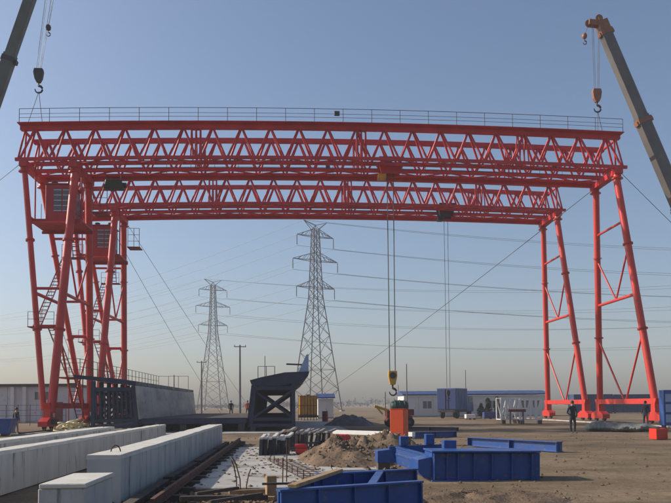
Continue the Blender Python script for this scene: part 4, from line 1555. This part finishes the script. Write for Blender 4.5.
# tarpaulin roll on the right
def tarp_roll():
    p, q_ = G(585, 431), G(662, 432)
    L = (q_-p).length
    mb = MB()
    n, m = 110, 44
    vs, fs = [], []
    for i in range(n+1):
        u = i/n
        env = min(1, (u/.1)**.45, ((1-u)/.25)**.6) if 0 < u < 1 else .08
        for k in range(m):
            a = 2*math.pi*k/m
            d = 1+.2*mnoise.fractal(Vector((u*5, math.cos(a)*1.2, math.sin(a)*1.2)), .8, 2.1, 3)
            crease = .05*abs(mnoise.noise(Vector((u*4+a*.3, a*3.2, 3))))+.05*abs(mnoise.noise(Vector((u*22, a*1.5, 7))))
            ry, rz = .72*env*(d-crease*2), .3*env*(d-crease*3)*(1.1-.35*u)
            vs.append((u*L, ry*math.cos(a)+.15*math.sin(u*4), max(-.05, .24+rz*math.sin(a)-.02*math.sin(u*30))))
    for i in range(n):
        for k in range(m):
            fs.append((i*m+k, i*m+(k+1) % m, (i+1)*m+(k+1) % m, (i+1)*m+k))
    fs += [tuple(range(m-1, -1, -1)), tuple(range(n*m, n*m+m))]
    mb.add(vs, fs, True)
    o = mb.build('tarpaulin_roll', TARP, None, (p.x, p.y, 0), math.atan2(q_.y-p.y, q_.x-p.x))
    tag(o, 'long rolled grey tarpaulin lying on the dirt before the two-tube legs', 'tarpaulin')


tarp_roll()
rx = G(658.5, 439)
rbx = thing('red_steel_box', 'small open red steel box beside the end of the tarpaulin roll', 'box', (rx.x, rx.y, 0), R(12))
bx_ = MB().box(-.3, .3, -.25, .25, 0, .04).box(-.3, -.26, -.25, .25, .042, .48).box(.26, .3, -.25, .25, .042, .48)
bx_.box(-.258, .258, -.25, -.21, .042, .48).box(-.258, .258, .21, .25, .042, .48)
bx_.build('box_shell', ORED, rbx)
MB().box(-.33, .33, -.29, -.252, .4, .46).build('box_flange', ORED, rbx)
cbx = P(667, 405, 46)
ec = thing('electrical_cabinet', 'tall blue electrical cabinet with pale panels beyond the tarpaulin roll', 'cabinet', (cbx.x, 46, 0))
MB().box(-.22, 1.0, 0, .6, .2, 2.45).build('cabinet_body', BLUE, ec, bevel=.02)
for k, z in enumerate((.4, 1.05, 1.7)):
    MB().box(-.1, .38, -.03, -.003, z, z+.5).build('cabinet_panel', LBLUEP, ec)
    MB().box(.45, .9, -.03, -.003, z, z+.5).build('cabinet_panel', BLUE, ec)
for x in (-.15, .85):
    MB().box(x, x+.12, .1, .5, 0, .198).build('cabinet_foot', DARK, ec)


# ------------------------------------------------------------------ foreground steel
def plate_girder(parent, p, q_, h, w, m, name):
    """I-section between two points (p, q at the underside)"""
    p, q_ = Vector(p), Vector(q_)
    L = (q_-p).length
    o = MB().prism(ibeam_mesh(L, h, w, .03, .03), 'x', 0, L).build(name, m, parent, p, math.atan2(q_.y-p.y, q_.x-p.x))
    n = max(2, int(L/.6))
    for i in range(n+1):
        x = .03+(L-.06)*i/n
        for s in (-1, 1):
            MB().box(x-.012, x+.012, min(s*.018, s*w*.47), max(s*.018, s*w*.47), .032, h-.032).build('stiffener', m, o)
    return o


fz = .5
n0, n1 = G(278, 489.5, fz), G(421, 480.5, fz)
f0, f1 = G(318, 473.5, fz), G(416, 468.5, fz)
fr = thing('girder_grillage', 'blue steel frame of plate girders lying on the ground before the dirt heap', 'steel frame', (0, 0, 0))
HB = .42
plate_girder(fr, (n0.x, n0.y, fz-HB), (n1.x, n1.y, fz-HB), HB, .16, BLUE, 'near_girder')
plate_girder(fr, (f0.x, f0.y, fz-HB), (f1.x, f1.y, fz-HB), HB, .16, BLUE, 'far_girder')
dn = (f0-n0)
for u, v_ in ((.05, .03), (.63, .62)):
    a, b = lerp(n0, n1, u), lerp(f0, f1, v_)
    dd = (b-a).normalized()
    a, b = a+dd*.1, b-dd*.1
    plate_girder(fr, (a.x, a.y, fz-HB+.004), (b.x, b.y, fz-HB+.004), HB-.01, .13, BLUE, 'cross_girder')
for u in (.1, .85):
    for A, B in ((n0, n1), (f0, f1)):
        c = lerp(A, B, u)
        MB().box(c.x-.15, c.x+.15, c.y-.12, c.y+.12, -.02, fz-HB-.003).build('bearer', OLDWOOD, fr)
tb = G(283, 487, .53)
tag(MB().box(-.07, .07, 0, 2.6, 0, .06).build('timber_plank', WOOD, None, (n0.x+.2, n0.y+.05, .505), R(-19), bevel=.008), 'pale new timber plank lying across the end of the blue frame', 'plank')

# stepped saddle assembly
sd = thing('steel_saddle', 'heavy stepped blue steel saddle with upright stubs beside the orange post', 'steel saddle', (0, 0, 0))
SY = 16.6


def S(x, y, Y=SY):
    return P(x, y, Y)


def plate(poly, Y, th, m, name, par=sd):
    pts = [S(x, y, Y) for x, y in poly]
    prof = [(p.x, p.z) for p in pts]
    return MB().prism(prof, 'y', Y, Y+th).build(name, m, par, bevel=.008)


body = plate([(432, 453.1), (540, 453.1), (540, 480), (432, 480)], SY, .9, BLUE, 'main_body')
plate([(418, 460), (431.6, 457), (431.6, 478), (424, 478), (418, 472)], SY+.02, .86, BLUE, 'stepped_end')
for x0_, y0_ in ((444, 480.8), (528, 480.8)):
    plate([(x0_, y0_+.4), (x0_+11, y0_+.4), (x0_+11, 490), (x0_, 490)], SY+.05, .7, BLUE, 'saddle_foot')
for px in (434, 447, 458, 474, 492, 512, 532):
    plate([(px, 453.3), (px+1.2, 453.3), (px+1.2, 480), (px, 480)], SY-.11, .107, BLUE, 'rib')
plate([(432, 451), (541, 451), (541, 452.8), (432, 452.8)], SY-.14, 1.1, BLUE, 'top_flange')
plate([(432, 480.3), (541, 480.3), (541, 482), (432, 482)], SY-.14, 1.1, BLUE, 'bottom_flange')
# rear plate with stubs
YB = SY+2.6
plate([(389, 446.5), (450, 444), (450, 458), (425, 462), (389, 462)], YB, .1, BLUE, 'rear_plate')
for x0_, x1_, y0_, y1_ in ((400.5, 408.5, 436.5, 445.6), (426, 434.5, 434.5, 444.6), (444, 456.5, 440.5, 451)):
    plate([(x0_, y0_), (x1_, y0_), (x1_, y1_), (x0_, y1_)], YB-.1 if x0_ < 440 else YB-1.6, .28, BLUE, 'stub_post')
plate([(377.5, 451), (392, 449.5), (396, 463), (377.5, 463)], YB-.05, .6, BLUE, 'end_box')
# two inclined channels between rear plate and body (their upper flanges catch the sun)
for (a, b, z0_, z1_) in (((397, 452), (437, 463), 0, 0), ((397, 459), (431, 471), 0, 0)):
    p = P(a[0], a[1], YB-.15)
    q_ = P(b[0], b[1], SY+.95)
    ch = MB()
    d = (q_-p).normalized()
    side = Vector((0, 0, 1))
    side = (side-d*side.dot(d)).normalized()
    nn = d.cross(side).normalized()
    w_ = .25
    def quad(o0, o1, w1, th):
        vs = [p+o0, q_+o0, q_+o0+o1, p+o0+o1]
        vs2 = [v_+nn*th if th else v_ for v_ in vs]
        ch.add(vs+vs2, [(0, 1, 2, 3), (7, 6, 5, 4), (0, 4, 5, 1), (1, 5, 6, 2), (2, 6, 7, 3), (3, 7, 4, 0)])
    quad(-side*w_/2, side*w_, 0, .03)
    ch.bar(p+side*w_/2+nn*-.0, q_+side*w_/2+nn*0, .12, .03)
    ch.build('inclined_channel', BLUE, sd)
MB().bar(S(440, 478, YB-.3), S(440, 478, SY+.95), .3, .3).build('tie_beam', BLUE, sd)
for px in (383, 420, 445):
    c = P(px, 460, YB+.15)
    MB().box(c.x-.15, c.x+.15, YB-.05, YB+.4, -.03, P(px, 462.8, YB).z).build('prop', OLDWOOD, sd)

# stacks of dark steel brackets with pale tops
br_rnd = random.Random(5)


def bracket(px, py, h, label, rz, lean):
    c = G(px, py)
    t = thing('steel_bracket', label, 'bracket', (c.x, c.y, .045 if c.y < 30 else 0), rz, 'steel brackets in rows')
    h *= br_rnd.uniform(.9, 1.1)
    lean += br_rnd.uniform(-.05, .07)
    MB().prism([(-.1, 0), (.1, 0), (.085+lean, h), (-.085+lean, h)], 'x', -.055, .055).build('bracket_stem', DARK, t, bevel=.006)
    MB().prism([(-.12+lean, h+.003), (.09+lean, h+.003), (.5+lean, h+.11), (.5+lean, h+.17), (.06+lean, h+.075), (-.12+lean, h+.075)], 'x', -.06, .06).build('bracket_arm', CONCLIT if label.startswith('pale') else MOULDSKIN if br_rnd.random() < .75 else RUST, t, bevel=.006)
    return t


for i in range(7):
    bracket(261+i*4.4, 457-i*.3, .5, 'pale topped curved steel bracket in the row on the slab', R(-14+br_rnd.uniform(-7, 7)), .05)
for i in range(7):
    bracket(280+i*4.3, 452+br_rnd.uniform(-.4, .4), .62, 'dark steel bracket in the row standing behind the pale topped ones', R(-20+br_rnd.uniform(-8, 8)), .1)
for i in range(6):
    bracket(305+i*4.4, 448+br_rnd.uniform(-.4, .4), .5, 'dark steel bracket in the row next to the red drum', R(-34+br_rnd.uniform(-8, 8)), .12)
pr_ = random.Random(8)
for i in range(14):
    g = G(pr_.uniform(285, 335), pr_.uniform(446, 453))
    L = pr_.uniform(.8, 1.8)
    tag(MB().bar((-L/2, 0, 0), (L/2, 0, 0), pr_.choice((.03, .04, .05)), n=8).build('steel_pipe', pr_.choice((DARK, RUST, DARK)), None, (g.x, g.y, .1+.07*(i % 3)), R(pr_.uniform(-30, 60))),
        'short dark steel pipe thrown down among the brackets', 'pipe', 'loose pipes among the brackets')
jk = G(304, 456)
j = thing('hydraulic_jack', 'small red hydraulic pump with grey bottle on the slab before the brackets', 'jack', (jk.x, jk.y, 0.045))
MB().box(-.28, .12, -.14, .14, .03, .2).build('pump_body', ORED, j, bevel=.03)
MB().lathe([(.09, -.2), (.1, -.15), (.1, .15), (.06, .2)], (-.1, 0, .26), 'x', 14).build('pump_motor', ORED, j)
MB().lathe([(.06, 0), (.08, .03), (.08, .18), (.03, .23)], (.25, 0, .0), n=12).build('bottle', GALV, j)
for x in (-.2, .05):
    MB().box(x-.03, x+.03, -.16, .16, 0, .029).build('skid', DARK, j)
dr = G(342, 446)
d_ = thing('oil_drum', 'orange red oil drum lying on its side by the dirt heap', 'drum', (dr.x, dr.y, 0), R(35))
MB().lathe([(.2, -.3), (.24, -.29), (.23, -.26), (.23, -.1), (.245, -.09), (.23, -.08), (.23, .08), (.245, .09), (.23, .1), (.23, .26), (.24, .29), (.2, .3)], (0, 0, .24), 'x', 20).build('drum_body', ORED, d_)
MB().lathe([(.2, 0), (.2, .012)], (.302, 0, .24), 'x', 20).build('drum_lid', DRED, d_)

# rebar mat and loose bars
rm = thing('rebar_mat', 'rusty rebar mat lying along the edge of the concrete slab', 'rebar mat', (1.15, 14.6, .05), R(9))
for x in (0, .2, .4, .6):
    bar((x-.55, 0, .06), (x-.55, 7.5, .06), .009, RUST, rm, 'long_bar', 6)
for i in range(15):
    y = .1+i*.5
    bar((-.62, y, .09), (.12, y, .09), .008, RUST, rm, 'cross_bar', 6)
for i in range(10):
    y = .2+i*.75
    bar((-.55, y, .05), (-.55, y, .25), .012, RUST, rm, 'stirrup', 6)
for (px, py, h, lab) in ((286.5, 484, .95, 'tall rusty rebar stake standing by the rebar mat'), (282.5, 487, .6, 'short rusty rebar stake standing by the rebar mat')):
    g = G(px, py)
    tag(MB().bar((0, 0, -.1), (.015, 0, h), .014, n=6).build('rebar_stake', RUST, None, (g.x, g.y, .0)), lab, 'rebar', 'rebar stakes')
for (px, py, h, lx, lab) in ((237, 492, .62, -.06, 'bent rusty rebar rod sticking up from the slab end'), (241, 494, .72, -.1, 'bent rusty rebar rod sticking up from the slab end'), (246, 496, .5, .05, 'bent rusty rebar rod sticking up from the slab end')):
    g = G(px, py)
    tag(MB().tube([(0, 0, -.1), (lx*.2, 0, h*.4), (lx, .03, h*.8), (lx*1.8, .02, h)], .012, 6).build('rebar_rod', RUST, None, (g.x, g.y, 0)), lab, 'rebar', 'rebar rods at the slab end')
wood_rnd = random.Random(9)
planks = [(229, 492, 276, 490, .09, WOOD, 'pale timber batten lying across the slab end'), (226, 497, 275, 498, .08, WOOD, 'pale timber batten lying nearest the slab end timber block'),
          (180, 499, 268, 497.5, .1, OLDWOOD, 'dark timber lying across the rail'), (196, 494, 238, 488, .07, OLDWOOD, 'dark bent timber offcut beside the rail'), (210, 502, 262, 494, .06, OLDWOOD, 'dark slanting timber lying under the pale battens'),
          (262, 484, 292, 483.5, .05, OLDWOOD, 'dark timber strip lying across the rebar mat')]
for i, (x0_, y0_, x1_, y1_, w_, m_, lab) in enumerate(planks):
    p, q_ = G(x0_, y0_, .1+.04*i), G(x1_, y1_, .1+.04*i)
    L = (q_-p).length
    tag(MB().box(0, L, -w_/2, w_/2, 0, w_*.8).build('timber_batten', m_, None, (p.x, p.y, .055+.045*i), math.atan2(q_.y-p.y, q_.x-p.x), bevel=.006), lab, 'timber')
tp = G(271, 499)
tag(MB().box(-.09, .09, -.1, .1, 0, .42).build('timber_block', WOOD, None, (tp.x, tp.y, 0), R(10), bevel=.01), 'short upright timber block at the corner of the blue frame', 'timber')
# rubble at the slab end
mb = MB()
rr_ = random.Random(21)
for _ in range(720):
    x, y = (rr_.gauss(-1.2, .9), rr_.gauss(13.3, .9)) if _ < 420 else (rr_.uniform(-1.9, 1.1), rr_.uniform(15.4, 29))
    s = rr_.choice((.02, .03, .04, .06))
    vs = [(x+a*s*rr_.uniform(.5, 1.3), y+b*s*rr_.uniform(.5, 1.3), (.02 if _ < 420 else .055)+c*s*(1 if _ < 420 else .6)*rr_.uniform(.4, 1)) for a, b, c in ((1, 0, 0), (-1, 0, 0), (0, 1, 0), (0, -1, 0), (0, 0, 1), (0, 0, -1))]
    mb.add(vs, [(0, 2, 4), (2, 1, 4), (1, 3, 4), (3, 0, 4), (2, 0, 5), (1, 2, 5), (3, 1, 5), (0, 3, 5)])
tag(mb.build('rubble', DIRT), 'broken concrete rubble scattered at the slab end', 'rubble', kind='stuff')

# ------------------------------------------------------------------ far tree line
mb = MB()
tr = random.Random(31)
for k in range(330):
    x = tr.uniform(-420, 420)
    y = tr.uniform(440, 560)
    h = tr.uniform(1.8, 4.5)*(1+.5*math.sin(x*.02))
    r = tr.uniform(2, 4.5)
    mb.bar((x, y, 0), (x, y, h*.6), .15, n=5)
    for _ in range(34):
        c = Vector((x+tr.gauss(0, r*.6), y+tr.gauss(0, r*.6), max(.4, h*.6+tr.gauss(0, h*.22))))
        d1 = Vector((tr.gauss(0, 1), tr.gauss(0, 1), tr.gauss(0, 1))).normalized()*.9
        d2 = Vector((tr.gauss(0, 1), tr.gauss(0, 1), tr.gauss(0, 1))).normalized()*.5
        mb.add([c-d1, c+d2, c+d1, c-d2], [(0, 1, 2, 3)])
tag(mb.build('tree_line', FARLEAF), 'hazy line of bare trees along the horizon', 'trees', kind='stuff')

# ------------------------------------------------------------------ haze
hz = MB().box(-640, 640, -40, 640, -1.2, 56)
hm = bpy.data.materials.new('haze_air')
hm.use_nodes = True
hn = hm.node_tree
hn.nodes.clear()
pv = hn.nodes.new('ShaderNodeVolumePrincipled')
pv.inputs['Color'].default_value = (0.78, 0.8, 0.86, 1)
pv.inputs['Density'].default_value = 0.0007
pv.inputs['Anisotropy'].default_value = 0.0
ho = hn.nodes.new('ShaderNodeOutputMaterial')
hn.links.new(pv.outputs[0], ho.inputs['Volume'])
tag(hz.build('haze', hm), 'thin pale haze over the yard and the field', 'haze', kind='stuff')
